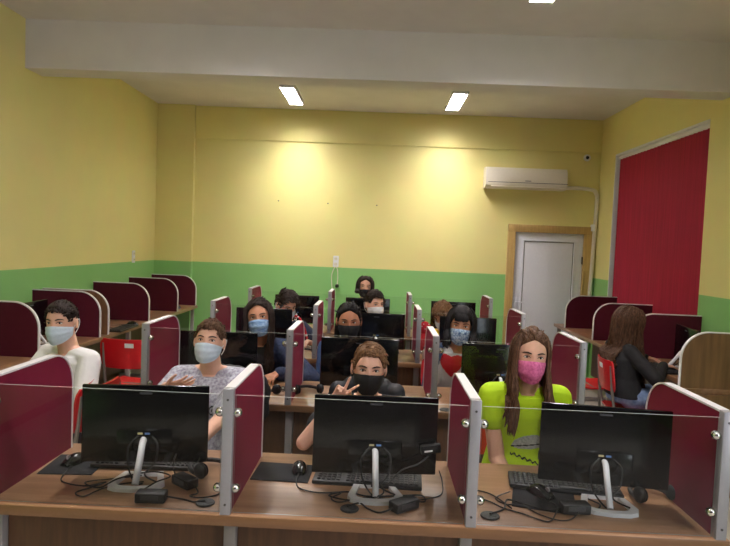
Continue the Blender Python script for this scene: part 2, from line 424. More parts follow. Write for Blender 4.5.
def outline(L, H, r, inset=0.0, n=10):
    """front post at y=0, level top, rounded rear corner"""
    r2 = r-inset
    pts = [(0, 0), (0, H-inset)]
    for i in range(n+1):
        a = PI/2*(1-i/n); pts.append((L-r+r2*math.cos(a), H-r+r2*math.sin(a)))
    pts.append((L-inset, 0)); return pts
def strip(mb, L, H, r, hw_, th, n=12, y0=.03):
    """edge profile following the outline"""
    o = outline(L, H, r, 0, n)[1:]; i_ = outline(L, H, r, th, n)[1:]
    o[0] = (y0, H); i_[0] = (y0, H-th)
    vs = []; 
    for (a, b_), (c, d) in zip(o, i_): vs += [(-hw_, a, b_), (hw_, a, b_), (hw_, c, d), (-hw_, c, d)]
    fs = []; k = len(o)
    for j in range(k-1):
        for q in range(4): fs.append((j*4+q, j*4+(q+1) % 4, (j+1)*4+(q+1) % 4, (j+1)*4+q))
    fs += [(0, 3, 2, 1), tuple((k-1)*4+q for q in range(4))]
    mb.add(vs, fs)
def divider():
    t = thing('desk_divider', '', 'divider', group='maroon desk dividers')
    b = MB(); b.prism(outline(.55, PH-.002, .15, .003)[0:], -.0125, .0125, 'x'); b.v = [Vector((v.x, max(v.y, .012), v.z)) for v in b.v]
    b.build('divider_panel', M_maroon, t, smooth=False)
    b = MB(); strip(b, .55, PH, .15, .0165, .007); b.build('edge_profile', M_lit_edge, t, smooth=False)
    b = MB(); b.box((0, .015, PH/2), (.034, .03, PH), bev=.002); b.build('post', M_alu, t)
    for z in (.035, PH-.035):
        b = MB(); b.cyl((0, -.0005, z), .004, .003, axis='y', n=10); b.build('screw', M_screw, t)
    return t
dv = divider(); first = True
for r in range(4):
    for i, p in enumerate(POST):
        lb = ['maroon divider at the left end of the %s' % ROWN[r], 'maroon divider of the %s between left and middle seats' % ROWN[r],
              'maroon divider of the %s between middle and right seats' % ROWN[r], 'maroon divider at the right end of the %s' % ROWN[r]][i]
        loc = (p, rowY(r), ZD)
        if first: dv.location = loc; dv['label'] = lb; first = False
        else: dup(dv, loc, 0, lb)
# glass screens between the posts
def glass():
    t = thing('glass_screen', '', 'glass screen', group='clear glass screens')
    g = .80-.034-.012; z0, z1 = .004, PH-.022
    b = MB(); b.box((0, 0, (z0+z1)/2), (g, .005, z1-z0))
    # polished rim faces get the pale edge material
    for i, f in enumerate(b.f):
        c = sum((b.v[q] for q in f), Vector())/len(f)
        if abs(c.y) < .001: b.m[i] = 1
    b.build('glass_pane', [M_glass, M_gedge], t, smooth=False)
    for s in (-1, 1):
        for z in (.085, PH-.08):
            b = MB(); b.ell((s*(g/2-.006), 0, z), (.0155, .0155, .0155), 20, 14); b.cyl((s*(g/2+.002), 0, z), .006, .012, axis='x', n=12)
            b.build('ball_clamp', M_chrome, t)
    return t
gs = glass(); first = True
for r in range(4):
    for k in range(3):
        lb = 'clear glass screen in front of the %s' % who(r, k)
        loc = (BAY[k], rowY(r)+.018, ZD)
        if first: gs.location = loc; gs['label'] = lb; first = False
        else: dup(gs, loc, 0, lb)

# ------------------------------------------------------------------ monitors
def monitor(stand=True):
    """origin: on the desk below the panel, back faces -y"""
    t = thing('computer_monitor', '', 'monitor', group='black monitors seen from the back')
    W2, Z0, Z1 = .231, .048, .340
    b = MB(); b.box((0, .006, (Z0+Z1)/2), (2*W2, .014, Z1-Z0), bev=.004); b.build('back_cover', M_blk, t)
    b = MB(); b.box((0, .0145, (Z0+Z1)/2), (2*W2-.006, .006, Z1-Z0-.006), bev=.002); b.build('screen', M_screen, t)
    b = MB(); pr = [(-.10, Z0+.045), (.10, Z0+.045), (.085, Z0+.165), (-.085, Z0+.165)]
    b.box((0, -.008, Z0+.085), (.20, .018, .085), bev=.006); b.build('port_housing', M_blk, t)
    for x, m_ in ((-.014, M_port_y), (.012, M_port_b)):
        b = MB(); b.box((x, -.0175, Z0+.114), (.018, .002, .007)); b.build('port_label', m_, t)
    b = MB(); b.box((0, -.0015, Z1-.03), (.045, .002, .006)); b.build('logo_plate', M_faint, t)
    # neck and hollow frame foot
    b = MB()
    b.tube(spline([(0, -.012, Z0+.092), (0, -.035, Z0+.082), (0, -.07, Z0+.03), (0, -.125, .012)], 6), .013, n=10, flat=.8); b.build('neck', M_silver, t)
    b = MB()
    fr = [(-.100, -.11), (-.09, -.142), (-.06, -.160), (0, -.168), (.06, -.160), (.09, -.142), (.100, -.11), (.072, .0), (-.072, .0)]
    inn = [(-.072, -.105), (-.064, -.122), (-.045, -.133), (0, -.139), (.045, -.133), (.064, -.122), (.072, -.105), (.053, -.02), (-.053, -.02)]
    n = len(fr); vs = []
    for (a, c), (d, e) in zip(fr, inn): vs += [(a, c, 0), (a*.985, c*.985, .013), (d, e, .013), (d, e, 0)]
    fs = []
    for i in range(n):
        j = (i+1) % n
        for q in range(4): fs.append((i*4+q, j*4+q, j*4+(q+1) % 4, i*4+(q+1) % 4))
    b.add(vs, fs); b.build('stand_foot', M_silver, t, smooth=False)
    for pts in ([(-.02, -.018, Z0+.105), (-.05, -.035, Z0+.07), (-.045, -.05, Z0+.0), (-.01, -.09, .004), (.02, -.10, .006)],
                [(.03, -.018, Z0+.105), (.055, -.04, Z0+.08), (.05, -.05, Z0+.02), (.02, -.075, .03), (.07, -.11, .016)]):
        b = MB(); b.tube(spline(pts, 7), .0032, n=6); b.build('cable', M_cable, t)
    return t
mon = monitor(); first = True
MON = {(0, 0): (-.848, 2.205, 7), (0, 1): (.017, 2.20, 4), (0, 2): (.862, 2.20, -7), (1, 0): (-.937, 3.56, 3), (1, 1): (-.088, 3.545, 2), (1, 2): (.75, 3.55, 2),
       (2, 0): (-.92, 4.90, 1), (2, 1): (.007, 4.89, 0), (2, 2): (.754, 4.89, 0), (3, 0): (-.83, 6.235, 0), (3, 1): (-.091, 6.235, 0), (3, 2): (.80, 6.235, 0)}
for (r, k), (x, y, a) in MON.items():
    lb = 'black computer monitor, back to camera, before the %s' % who(r, k)
    if first: mon.location = (x, y, ZD); mon.rotation_euler = (0, 0, math.radians(a)); mon['label'] = lb; first = False
    else: dup(mon, (x, y, ZD), math.radians(a), lb)

mids = [o for o in COL.objects if o.name.startswith('computer_monitor') and o['label'].endswith('V sign')][0]
b = MB(); b.box((.205, -.022, .155), (.075, .026, .034), bev=.006, rot=Matrix.Rotation(-.15, 3, 'Y')); b.tube(spline([(.21, -.022, .14), (.16, -.03, .10), (.10, -.03, .075), (.05, -.05, .03)], 6), .003, n=6)
cb = b.build('cable_adapter', M_mat_blk, mids)
b = MB(); b.box((.195, -.0355, .150), (.030, .002, .006), rot=Matrix.Rotation(-.15, 3, 'Y')); b.build('pale_label', M_winw, cb)
# ------------------------------------------------------------------ keyboards, mice, pads
def keyboard():
    t = thing('keyboard', '', 'keyboard', group='black keyboards on the desks')
    b = MB(); b.box((0, 0, .009), (.41, .14, .016), bev=.005); b.build('keyboard_body', M_mat_blk, t)
    b = MB()
    for j in range(6):
        y = -.058+j*.0225+(.006 if j == 0 else 0)
        x = -.205
        while x < .20:
            wd = .0175
            if j == 5 and -.10 < x < 0: wd = .115
            if x < .085 or x > .095: b.box((x+wd/2, y, .019), (wd-.003, .017, .008), bev=.0025, seg=1)
            x += wd+.002
    b.v = [Vector((v.x*.93, v.y*.93, v.z)) for v in b.v]; b.build('keys', M_key, t, smooth=False)
    return t
kb = keyboard()
def mouse():
    t = thing('computer_mouse', '', 'mouse', group='black computer mice')
    b = MB(); R = []
    for i in range(9):
        u = i/8; y = -.055+.11*u; ww = .031*math.sin(PI*(.12+.76*u))**.5; h = .036*math.sin(PI*(.08+.80*u**.85))
        R.append([Vector((ww*math.cos(q), y, max(.0, h*max(0, math.sin(q)))+.001)) for q in [PI*2*j/16 for j in range(16)]])
    b.rings(R); b.build('mouse_shell', M_blk, t)
    b = MB(); b.cyl((0, .032, .030), .009, .006, axis='x', n=14); b.build('scroll_wheel', M_leg, t)
    return t
ms = mouse()
def cord(parent, pts, r=.0026):
    b = MB(); b.tube(spline(pts, 8), r, n=6); return b.build('cord', M_cable, parent)
def grommet():
    b = MB(); b.cyl((0, 0, .003), .032, .006, bev=.002, n=28); b.cyl((.012, 0, .0065), .012, .002, n=16)
    o = b.build('cable_grommet', M_mat_blk); return tag(o, '', 'grommet', 'black desk grommets')
gr = grommet()
def adapter():
    b = MB(); t = thing('power_adapter', '', 'power adapter', group='black power adapters')
    b.box((0, 0, .017), (.10, .05, .034), bev=.005); b.build('adapter_brick', M_mat_blk, t)
    b = MB(); b.box((0, -.0255, .02), (.06, .001, .016)); b.build('rating_label', M_faint, t)
    return t
ad = adapter()
def pad(x, y, a, label, sx=.22, sy=.18):
    b = MB(); b.box((0, 0, .002), (sx, sy, .004), bev=.0015)
    o = b.build('mouse_pad', M_pad, loc=(x, y, ZD)); o.rotation_euler = (0, 0, math.radians(a)); tag(o, label, 'mouse pad', 'black mouse pads')
used = {}
def put(proto, x, y, z, a, label):
    k = proto.name
    if k not in used: used[k] = 1; proto.location = (x, y, z); proto.rotation_euler = (0, 0, math.radians(a)); proto['label'] = label; return proto
    return dup(proto, (x, y, z), math.radians(a), label)
pad(-1.14, 2.265, 4, 'black mouse pad on the desk left of the leftmost front monitor', .20, .20)
pad(-.335, 2.29, -2, 'black mouse pad on the desk left of the middle front monitor')
pad(.635, 2.15, -14, 'crooked black mouse pad in front of the rightmost front monitor', .22, .19)
KB = [(-.87, 2.315, 0, 2, 0, 0), (-.005, 2.25, 0, -3, 0, 1), (.745, 2.275, 0, -9, 0, 2), (-.03, 3.67, 0, 0, 1, 1), (-.95, 3.68, 0, 0, 1, 0), (.70, 3.68, 0, 0, 1, 2),
      (-.90, 5.03, 0, 0, 2, 0), (0, 5.03, 0, 0, 2, 1), (.75, 5.03, 0, 0, 2, 2), (-.09, 6.37, 0, 0, 3, 1)]
for x, y, z, a, r, k in KB:
    z = ZD+(.004 if (r, k) == (0, 2) else 0)
    put(kb, x, y, z, a+180, 'black keyboard on the desk before the %s' % who(r, k))
MS = [(-1.15, 2.28, .004, 160, 'black mouse on the pad left of the leftmost front monitor', 0, 0),
      (-.275, 2.31, .004, 185, 'black mouse on the pad left of the middle front monitor', 0, 1),
      (.635, 2.19, .004, 212, 'black mouse on the crooked pad of the rightmost front monitor', 0, 2)]
mice = [put(ms, x, y, ZD+z, a, l) for x, y, z, a, l, r, k in MS]
for i, x, y, l in ((0, -.552, 1.985, 'black round cable grommet in the front desk by the left seat'), (1, -.062, 1.995, 'black round cable grommet in the front desk by the middle seat'),
                   (2, .413, 1.995, 'black round cable grommet in the front desk by the right seat'), (3, .406, 3.30, 'black round cable grommet in the second row desk, right seat')):
    put(gr, x, y, ZD, 0, l)
A = [put(ad, -.737, 1.985, ZD, 3, 'black power adapter brick before the foot of the leftmost front monitor'),
     put(ad, .123, 2.02, ZD, 38, 'black power adapter brick lying askew right of the middle front monitor foot'),
     put(ad, .715, 2.055, ZD+.004, 4, 'black power adapter brick left of the rightmost front monitor foot')]
bsm = put(ad, -.668, 2.125, ZD, -38, 'black adapter lying askew right of the leftmost front monitor foot')
# cords (parts of what they belong to), scribbled over the desk
def scribble(parent, x, y, pts, r=.0026):
    """points given in desk coordinates, made local to the parent's place and turn"""
    a = parent.rotation_euler[2]; out = []
    for px, py, *pz in pts:
        dx, dy = px-parent.location[0], py-parent.location[1]
        out.append((dx*math.cos(-a)-dy*math.sin(-a), dx*math.sin(-a)+dy*math.cos(-a), ZD+.004+(pz[0] if pz else 0)-parent.location[2]))
    cord(parent, out, r)
scribble(mice[0], 0, 0, [(-1.135, 2.225, .008), (-1.12, 2.12), (-1.07, 2.08), (-1.0, 2.07), (-.95, 2.11), (-.98, 2.06), (-1.01, 2.01), (-.97, 1.985), (-.94, 2.05), (-.89, 2.10), (-.82, 2.13)])
scribble(mice[1], 0, 0, [(-.27, 2.255, .01), (-.272, 2.2), (-.25, 2.14), (-.18, 2.11), (-.10, 2.12), (-.13, 2.07), (-.10, 2.04), (-.03, 2.08), (.05, 2.09), (.08, 2.06)])
scribble(mice[2], 0, 0, [(.61, 2.135, .012), (.66, 2.08, .01), (.64, 2.02, .006), (.60, 1.97), (.53, 2.02), (.47, 2.06), (.44, 2.10), (.40, 2.14), (.39, 2.20), (.45, 2.17), (.50, 2.06)])
scribble(A[0], 0, 0, [(-.69, 1.99, .012), (-.63, 2.0), (-.59, 1.985), (-.552, 1.985, .006)], .003)
scribble(A[0], 0, 0, [(-.785, 1.99, .012), (-.80, 2.03), (-.76, 2.08, .02), (-.72, 2.12, .03), (-.80, 2.15, .03), (-.90, 2.10, .02), (-.95, 2.06), (-1.02, 2.10), (-.92, 2.15), (-.84, 2.16, .01)], .0028)
scribble(A[1], 0, 0, [(.085, 1.985, .012), (.04, 1.975), (.0, 2.0), (-.03, 2.04), (-.07, 2.0, .004)], .003)
scribble(A[1], 0, 0, [(.16, 2.05, .012), (.20, 2.08), (.19, 2.13), (.12, 2.12), (.0, 2.10), (-.08, 2.13), (-.14, 2.09), (-.05, 2.06), (.05, 2.08, .02), (.03, 2.12, .05)], .0028)
scribble(A[1], 0, 0, [(.165, 2.055, .012), (.26, 2.14), (.28, 2.26, .0), (.27, 2.3, .03)], .0022)
scribble(A[2], 0, 0, [(.665, 2.05, .012), (.62, 2.05, .004), (.55, 2.10), (.50, 2.13), (.47, 2.05), (.413, 1.995, .006)], .003)
scribble(A[2], 0, 0, [(.765, 2.06, .012), (.80, 2.08), (.83, 2.13), (.80, 2.19), (.84, 2.21, .02)], .0028)
scribble(A[2], 0, 0, [(.72, 2.03, .012), (.69, 2.0), (.64, 1.985), (.58, 2.03), (.54, 2.10), (.49, 2.09), (.46, 2.14), (.52, 2.18, .01)], .0024)
scribble(bsm, 0, 0, [(-.63, 2.10, .012), (-.60, 2.06), (-.62, 2.03), (-.58, 2.02), (-.53, 2.05), (-.52, 2.10)], .0026)
scribble(bsm, 0, 0, [(-.705, 2.155, .012), (-.73, 2.19, .02), (-.74, 2.21, .05), (-.72, 2.18, .09)], .0026)

# headphones
def headphones():
    t = thing('headphones', '', 'headphones', group='black headphones')
    R = []; pts = []
    for i in range(15):
        a = PI*i/14; pts.append((.075*math.cos(a), .095*math.sin(a), .016+.004*math.sin(a)))
    b = MB(); b.tube(pts, .009, n=8, flat=1.0); b.build('headband', M_mat_blk, t)
    for s in (-1, 1):
        b = MB(); b.ell((s*.074, -.012, .030), (.018, .030, .029)); b.build('ear_cup', M_mat_blk, t)
        b = MB(); b.ell((s*.060, -.012, .030), (.012, .026, .026)); b.build('ear_pad', M_pad, t)
    return t
hp = headphones()
put(hp, -.605, 2.26, ZD, 60, 'black headphones on the front desk right of the leftmost monitor')
put(hp, 1.055, 2.20, ZD, 15, 'black headphones on the front desk right of the rightmost monitor')
put(hp, -.60, 3.41, ZD, 70, 'black headphones on the second row desk under the denim girl hand')
put(hp, -.385, 3.53, ZD, 20, 'black headphones on the second row desk left of the middle monitor')
put(hp, -.56, 4.80, ZD, 20, 'black headphones on the third row desk before the boy with the red cord')
# small bottle and red pouch on the third row
bt = thing('bottle', 'small pale bottle with a dark cap on the third row desk', 'bottle', (.40, 4.76, ZD))
b = MB(); R = []
for z, q in ((0, .018), (.004, .021), (.06, .021), (.075, .014), (.085, .010), (.088, .010)): R.append([Vector((q*math.cos(2*PI*j/16), q*math.sin(2*PI*j/16), z)) for j in range(16)])
b.rings(R); b.build('bottle_body', M_acw, bt)
b = MB(); b.cyl((0, 0, .097), .012, .02, n=16, bev=.002); b.build('bottle_cap', M_mat_blk, bt)

# ------------------------------------------------------------------ side desks along the walls
M_woodp = mat('oak_panel_face', (138, 100, 68), .4, nscale=3, stretch=(12, 12, 1), rgb2=(112, 78, 52))
def side_desk(name, side, y0, y1, label):
    x = XL if side < 0 else XR; t = thing(name, label, 'desk', (x, (y0+y1)/2, 0))
    s = -side; L = y1-y0
    b = MB(); b.box((s*.31, 0, ZD-.018), (.60, L, .036), bev=.003); b.build('worktop', M_wood2, t)
    n = max(2, round(L/.95)); 
    for i in range(n+1):
        yy = -L/2+.03+(L-.06)*i/n
        b = MB(); b.box((s*.55, yy, ZD/2-.018), (.04, .04, ZD-.04), bev=.004); b.box((s*.30, yy, .02), (.54, .045, .04), bev=.004); b.build('leg', M_leg, t)
    b = MB(); b.box((s*.12, 0, .42), (.018, L-.1, .60)); b.build('modesty_panel', M_woodv, t, smooth=False)
    if side > 0:
        b = MB(); b.box((s*.377, -L/2-.004, .357), (.75, .02, .71)); b.box((s*.68, -L/2+.02, ZD-.018), (.14, .06, .036)); b.build('side_panel', M_woodp, t, smooth=False)
M_wood2 = mat('oak_laminate_along_wall', (150, 112, 82), .32, nscale=3, stretch=(14, 1.2, 14), rgb2=(128, 92, 66), detail=6)
side_desk('side_desk', -1, 2.75, 7.90, 'long oak desk running along the left wall under arched dividers')
side_desk('side_desk', 1, 4.14, 7.60, 'long oak desk running along the right wall under the window')
def wall_divider(side, wood_near, L=.60):
    t = thing('wall_desk_divider', '', 'divider', group='arched dividers of the wall desks')
    s = -side; H = .395
    b = MB(); o = outline(L, H-.002, .19, .003)
    poly = [(s*a, c) for a, c in o]
    b.prism(poly, -.009, -.001, 'y', m=0); b.prism(poly, .001, .009, 'y', m=1)
    b.build('divider_panel', [M_woodp, M_maroon2] if wood_near else [M_maroon2, M_woodp], t, smooth=False)
    b = MB(); strip(b, L, H, .19, .011, .008, y0=0); b.v = [Vector((s*v.y, v.x, v.z)) for v in b.v]; b.build('edge_profile', M_lit_edge, t, smooth=False)
    return t
M_maroon2 = mat('dark_maroon_panel', (84, 18, 38), .6, noise=.06, nscale=20, spec=.2)
ORD = ['nearest', 'second', 'third', 'fourth', 'fifth', 'farthest']
for i, (y, wood) in enumerate(((4.19, 0), (5.13, 0), (5.29, 1), (6.24, 0), (7.14, 0), (7.86, 0))):
    d = wall_divider(-1, wood); d.location = (XL, y, ZD)
    d['label'] = '%s %s arched divider along the left wall' % (ORD[i], 'wood-faced' if wood else 'maroon')
for i, (y, wood) in enumerate(((4.16, 1), (5.32, 0), (6.27, 0), (7.20, 0))):
    d = wall_divider(1, wood, .75 if i == 0 else .60); d.location = (XR, y, ZD)
    d['label'] = '%s arched divider along the right wall' % ('nearest wood-faced', 'second, maroon', 'third, maroon', 'farthest maroon')[i]
for x, y, a, l in ((-2.72, 4.66, 90, 'black monitor on the left wall desk behind the boy in white'), (2.50, 4.86, -97, 'black monitor on the right wall desk before the long-haired girl')):
    dup(mon, (x, y, ZD), math.radians(a), l, 'black monitors on the wall desks')
dup(kb, (-2.40, 5.62, ZD), math.radians(90), 'black keyboard on the left wall desk behind the third divider', 'black keyboards on the wall desks')
dup(kb, (2.31, 4.80, ZD), math.radians(-90), 'black keyboard on the right wall desk before the long-haired girl', 'black keyboards on the wall desks')
dup(ms, (-2.43, 5.42+.5, ZD), math.radians(90), 'black mouse on the left wall desk before the fourth divider', 'black mice on the wall desks')
dup(ms, (-2.50, 7.45, ZD), math.radians(90), 'black mouse on the left wall desk at its far end', 'black mice on the wall desks')

# ------------------------------------------------------------------ red chairs
def chair():
    t = thing('red_chair', '', 'chair', group='red plastic chairs')
    b = MB(); vs = []; nx, ny = 10, 10
    R = []
    for j in range(ny+1):
        v = j/ny; y = -.20+.40*v; z = .445-.02*math.sin(PI*v)+(-.03*(1-v/.15)**2 if v < .15 else 0); ww = .20-.02*abs(2*v-1)**4
        R.append([Vector((x*ww, y, z+.012*(x*x))) for x in [-1+2*i/nx for i in range(nx+1)]]+[Vector((x*ww, y, z+.012*(x*x)-.012)) for x in [1-2*i/nx for i in range(nx+1)]])
    b.rings(R); b.build('seat', M_red, t)
    b = MB(); R = []
    for j in range(11):
        v = j/10; z = .60+.235*v; ww = .195*(1-abs(2*v-1)**5*.16)
        R.append([Vector((x*ww, .205+.03*v-.035*(x*x)+.035, z)) for x in [-1+2*i/nx for i in range(nx+1)]]+[Vector((x*ww, .205+.03*v-.035*(x*x)+.047, z)) for x in [1-2*i/nx for i in range(nx+1)]])
    b.rings(R); b.build('backrest', M_red, t)
    for s in (-1, 1):
        b = MB(); b.tube(spline([(s*.165, .245, .80), (s*.165, .225, .60), (s*.165, .19, .44), (s*.175, .13, .425), (s*.175, -.15, .425)], 5), .011, n=8); b.build('side_frame', M_tubegrey, t)
        b = MB(); b.tube([(s*.17, -.15, .425), (s*.19, -.20, .0)], .011, n=8); b.build('leg', M_tubegrey, t)
        b = MB(); b.tube([(s*.17, .14, .425), (s*.19, .22, .0)], .011, n=8); b.build('leg', M_tubegrey, t)
    b = MB(); b.tube([(-.175, .0, .424), (.175, .0, .424)], .009, n=8); b.build('crossbar', M_tubegrey, t)
    b = MB(); b.box((-.06, .288, .79), (.07, .003, .035), rot=Matrix.Rotation(-.12, 3, 'X')); b.build('sticker', M_winw, t)
    return t
ch = chair()
def put_chair(x, y, a, l): return put(ch, x, y, 0, a, l)
put_chair(-1.95, 4.86, 178, 'empty red plastic chair beside the left wall desk, seen from behind')
put_chair(-2.05, 6.85, -92, 'empty red chair at the far end of the left wall desk')
put_chair(2.02, 5.62, 90, 'empty red chair behind the long-haired girl at the right wall')

# ------------------------------------------------------------------ people
def G(x, s): return math.exp(-(x/s)**2)
def head_pt(d):
    x, y, z = d
    px, py, pz = x*.074, y*.094, z*.114
    if z < 0:
        t = -z
        px *= 1-.30*t**1.7
        py *= (1-.10*t*t) if y < 0 else (1-.42*t**1.2)
    else:
        px *= 1+.03*z
    if y < 0:
        py = -.094*abs(y)**.86*(1-.10*max(0, -z)**2)
        py -= .021*G(px, .011)*G(pz+.030, .016)+.009*G(px, .008)*G(pz+.006, .018)
        for s in (-1, 1): py += .008*G(px-s*.031, .015)*G(pz-.003, .011); py -= .0035*G(px-s*.03, .022)*G(pz-.022, .007)
        py -= .007*G(px, .016)*G(pz+.100, .014)
        py -= .005*G(px, .018)*G(pz+.066, .008)
    return Vector((px, py, pz))
def dirv(az, z):
    """az from the face (0 front, + towards local +x), z = direction height"""
    q = math.sqrt(max(0, 1-z*z)); return (q*math.sin(az), -q*math.cos(az), z)
def face_surf(px, pz):
    x = px/.074; z = pz/.114; return head_pt((x, -math.sqrt(max(.01, 1-x*x-z*z)), z))

def remesh(mb, vox, smooth_it=4):
    me = mb.mesh('tmp', M_red); o = bpy.data.objects.new('tmp', me); COL.objects.link(o)
    r = o.modifiers.new('r', 'REMESH'); r.mode = 'VOXEL'; r.voxel_size = vox; r.use_smooth_shade = True
    if smooth_it: sm = o.modifiers.new('s', 'SMOOTH'); sm.iterations = smooth_it; sm.factor = .5
    dg = bpy.context.evaluated_depsgraph_get(); dg.update()
    out = bpy.data.meshes.new_from_object(o.evaluated_get(dg)); bpy.data.objects.remove(o); bpy.data.meshes.remove(me)
    out.materials.clear(); return out
def smooth_all(me): me.polygons.foreach_set('use_smooth', [True]*len(me.polygons))
def join_into(me, mb, mats, base):
    """append islands of mb (material indices offset by base) to mesh me"""
    bm = bmesh.new(); bm.from_mesh(me); vs = [bm.verts.new(v) for v in mb.v]
    for f, m in zip(mb.f, mb.m):
        try: fc = bm.faces.new([vs[i] for i in f]); fc.material_index = base+m; fc.smooth = True
        except ValueError: pass
    bm.to_mesh(me); bm.free(); me.update()

M_sclera = mat('eye_white', (226, 220, 212), .25); M_iris = mat('dark_brown_iris', (44, 30, 22), .2)
M_lash = mat('dark_lashes', (38, 26, 20), .7)
def skin(n, rgb): return mat(n, rgb, .5, noise=.06, nscale=40, sss=.06, spec=.35)
SK_fair = skin('fair_skin', (230, 180, 154)); SK_tan = skin('tan_skin', (198, 140, 108)); SK_olive = skin('olive_skin', (184, 126, 96))
def hairm(n, a, b_): return mat(n, a, .58, nscale=30, stretch=(6, 6, .6), rgb2=b_, bump=.3, spec=.22)
H_black = hairm('black_hair', (26, 21, 20), (14, 11, 11)); H_dark = hairm('dark_brown_hair', (50, 36, 28), (28, 20, 16))
H_brown = hairm('brown_hair', (96, 66, 44), (58, 38, 26)); H_light = hairm('light_brown_hair', (128, 94, 62), (78, 52, 34))
H_long = hairm('long_brown_hair', (116, 84, 60), (64, 42, 30)); H_wavy = hairm('wavy_brown_hair', (92, 62, 42), (44, 29, 20))
MK_blue = mat('pale_blue_mask_fabric', (206, 222, 234), .85, noise=.08, nscale=60, bump=.1)
MK_black = mat('black_mask_fabric', (20, 20, 23), .85, noise=.2, nscale=80, bump=.1)
MK_pink = mat('pink_print_mask_fabric', (238, 132, 182), .85, nscale=90, rgb2=(202, 88, 140), bump=.1)
MK_white = mat('white_mask_fabric', (226, 226, 226), .85, noise=.06, nscale=60, bump=.1)
MK_pat = mat('blue_patterned_mask_fabric', (196, 216, 230), .85, nscale=85, rgb2=(66, 104, 150), detail=2, bump=.1)
MK_mid = mat('blue_streaked_mask_fabric', (168, 200, 228), .85, nscale=45, stretch=(.6, 1, 2.2), rgb2=(92, 134, 186), detail=2, bump=.1)
C_white = mat('white_cotton', (232, 230, 228), .85, noise=.05, nscale=14, bump=.25)
C_grey = mat('grey_printed_cotton', (196, 198, 206), .85, nscale=75, rgb2=(138, 130, 146), detail=3, bump=.2)
C_neon = mat('neon_green_cotton', (186, 226, 18), .8, noise=.08, nscale=14, bump=.25)
C_black = mat('black_cotton', (26, 25, 28), .85, noise=.2, nscale=16, bump=.25)
C_denim = mat('blue_denim', (66, 90, 132), .85, nscale=70, rgb2=(40, 58, 96), bump=.3)
C_denimd = mat('dark_denim', (40, 54, 88), .85, nscale=70, rgb2=(24, 34, 60), bump=.3)
C_denimw = mat('washed_light_denim', (138, 160, 194), .85, nscale=24, rgb2=(88, 112, 152), bump=.3)
C_whited = mat('white_denim', (222, 222, 222), .85, noise=.06, nscale=30, bump=.2)
C_yellow = mat('yellow_cotton', (232, 200, 40), .85, noise=.08, nscale=14, bump=.2)
C_navy = mat('navy_cotton', (36, 42, 66), .85, noise=.2, nscale=14, bump=.2)
C_redp = mat('red_print', (206, 24, 40), .75, noise=.08, nscale=25)
C_silver = mat('silver_grey_print', (178, 182, 176), .5, nscale=120, rgb2=(140, 146, 140))
C_ink = mat('dark_print_ink', (34, 40, 30), .8)
C_shoe = mat('white_trainer', (222, 222, 226), .6, noise=.08); C_sole = mat('dark_trainer_upper', (50, 54, 66), .7)

def rotm(yaw, pitch, roll):
    return Matrix.Rotation(math.radians(yaw), 3, 'Z') @ Matrix.Rotation(math.radians(pitch), 3, 'X') @ Matrix.Rotation(math.radians(roll), 3, 'Y')
def ik(a, c, l1, l2, pole):
    a, c, pole = Vector(a), Vector(c), Vector(pole); d = c-a; L = min(d.length, (l1+l2)*.995); u = d.normalized()
    x = (l1*l1-l2*l2+L*L)/(2*L); h = math.sqrt(max(0, l1*l1-x*x)); p = pole-a; p = p-u*p.dot(u)
    if p.length < 1e-5: p = u.orthogonal()
    return a+u*x+p.normalized()*h, a+u*L
def hand(mb, wr, d, nrm, side, s, curls=(.35, .35, .38, .42), spread=0.0, thumb=.5):
    """side=+1: thumb towards +lateral. nrm = direction the palm faces"""
    d = Vector(d).normalized(); nrm = Vector(nrm); nrm = (nrm-d*nrm.dot(d)).normalized(); lat = d.cross(nrm).normalized()*side
    wr = Vector(wr); k = .92*s
    for i, o in enumerate((.027, .009, -.009, -.026)):
        mb.capsule(wr+lat*o*.55*k, wr+d*.078*k+lat*o*k, .0135*k, .0115*k, 10, 3)
    mb.capsule(wr-d*.01, wr+d*.03*k, .022*k, .020*k, 10, 3)
    for i, (o, L) in enumerate(((.029, .068), (.0095, .076), (-.0095, .070), (-.027, .055))):
        p = wr+d*.080*k+lat*o*k
        sp_ = spread*(1.5-i)/1.5 if isinstance(spread, (int, float)) else spread[i]
        dd = (d+lat*(sp_+(1.5-i)*.07)).normalized(); a = curls[i]
        for j, (f, r0, r1) in enumerate(((.45, .0088, .0080), (.30, .0080, .0073), (.25, .0073, .0064))):
            ang = a*(.75 if j == 0 else 1.0)
            ax = dd.cross(nrm).normalized(); dd = (Matrix.Rotation(ang, 3, ax) @ dd).normalized()
            q = p+dd*L*f*k*1.04; mb.capsule(p, q, r0*k, r1*k, 10, 3); p = q
    p = wr+d*.022*k+lat*.022*k; td = (d*.75+lat*(.75 if thumb < .9 else .35)+nrm*.25*thumb).normalized()
    for L, r0, r1 in ((.042, .013, .0105), (.032, .0105, .0088), (.026, .0088, .0072)):
        q = p+td*L*k; mb.capsule(p, q, r0*k, r1*k, 10, 3); p = q; td = (td+(-lat)*.38*thumb+nrm*.25*thumb+d*.15).normalized()

def ellring(c, ux, uy, a, b_, n=28, sq=2.3):
    out = []
    for j in range(n):
        t = 2*PI*j/n; ct, st = math.cos(t), math.sin(t)
        out.append(c+ux*a*math.copysign(abs(ct)**(2/sq), ct)+uy*b_*math.copysign(abs(st)**(2/sq), st))
    return out

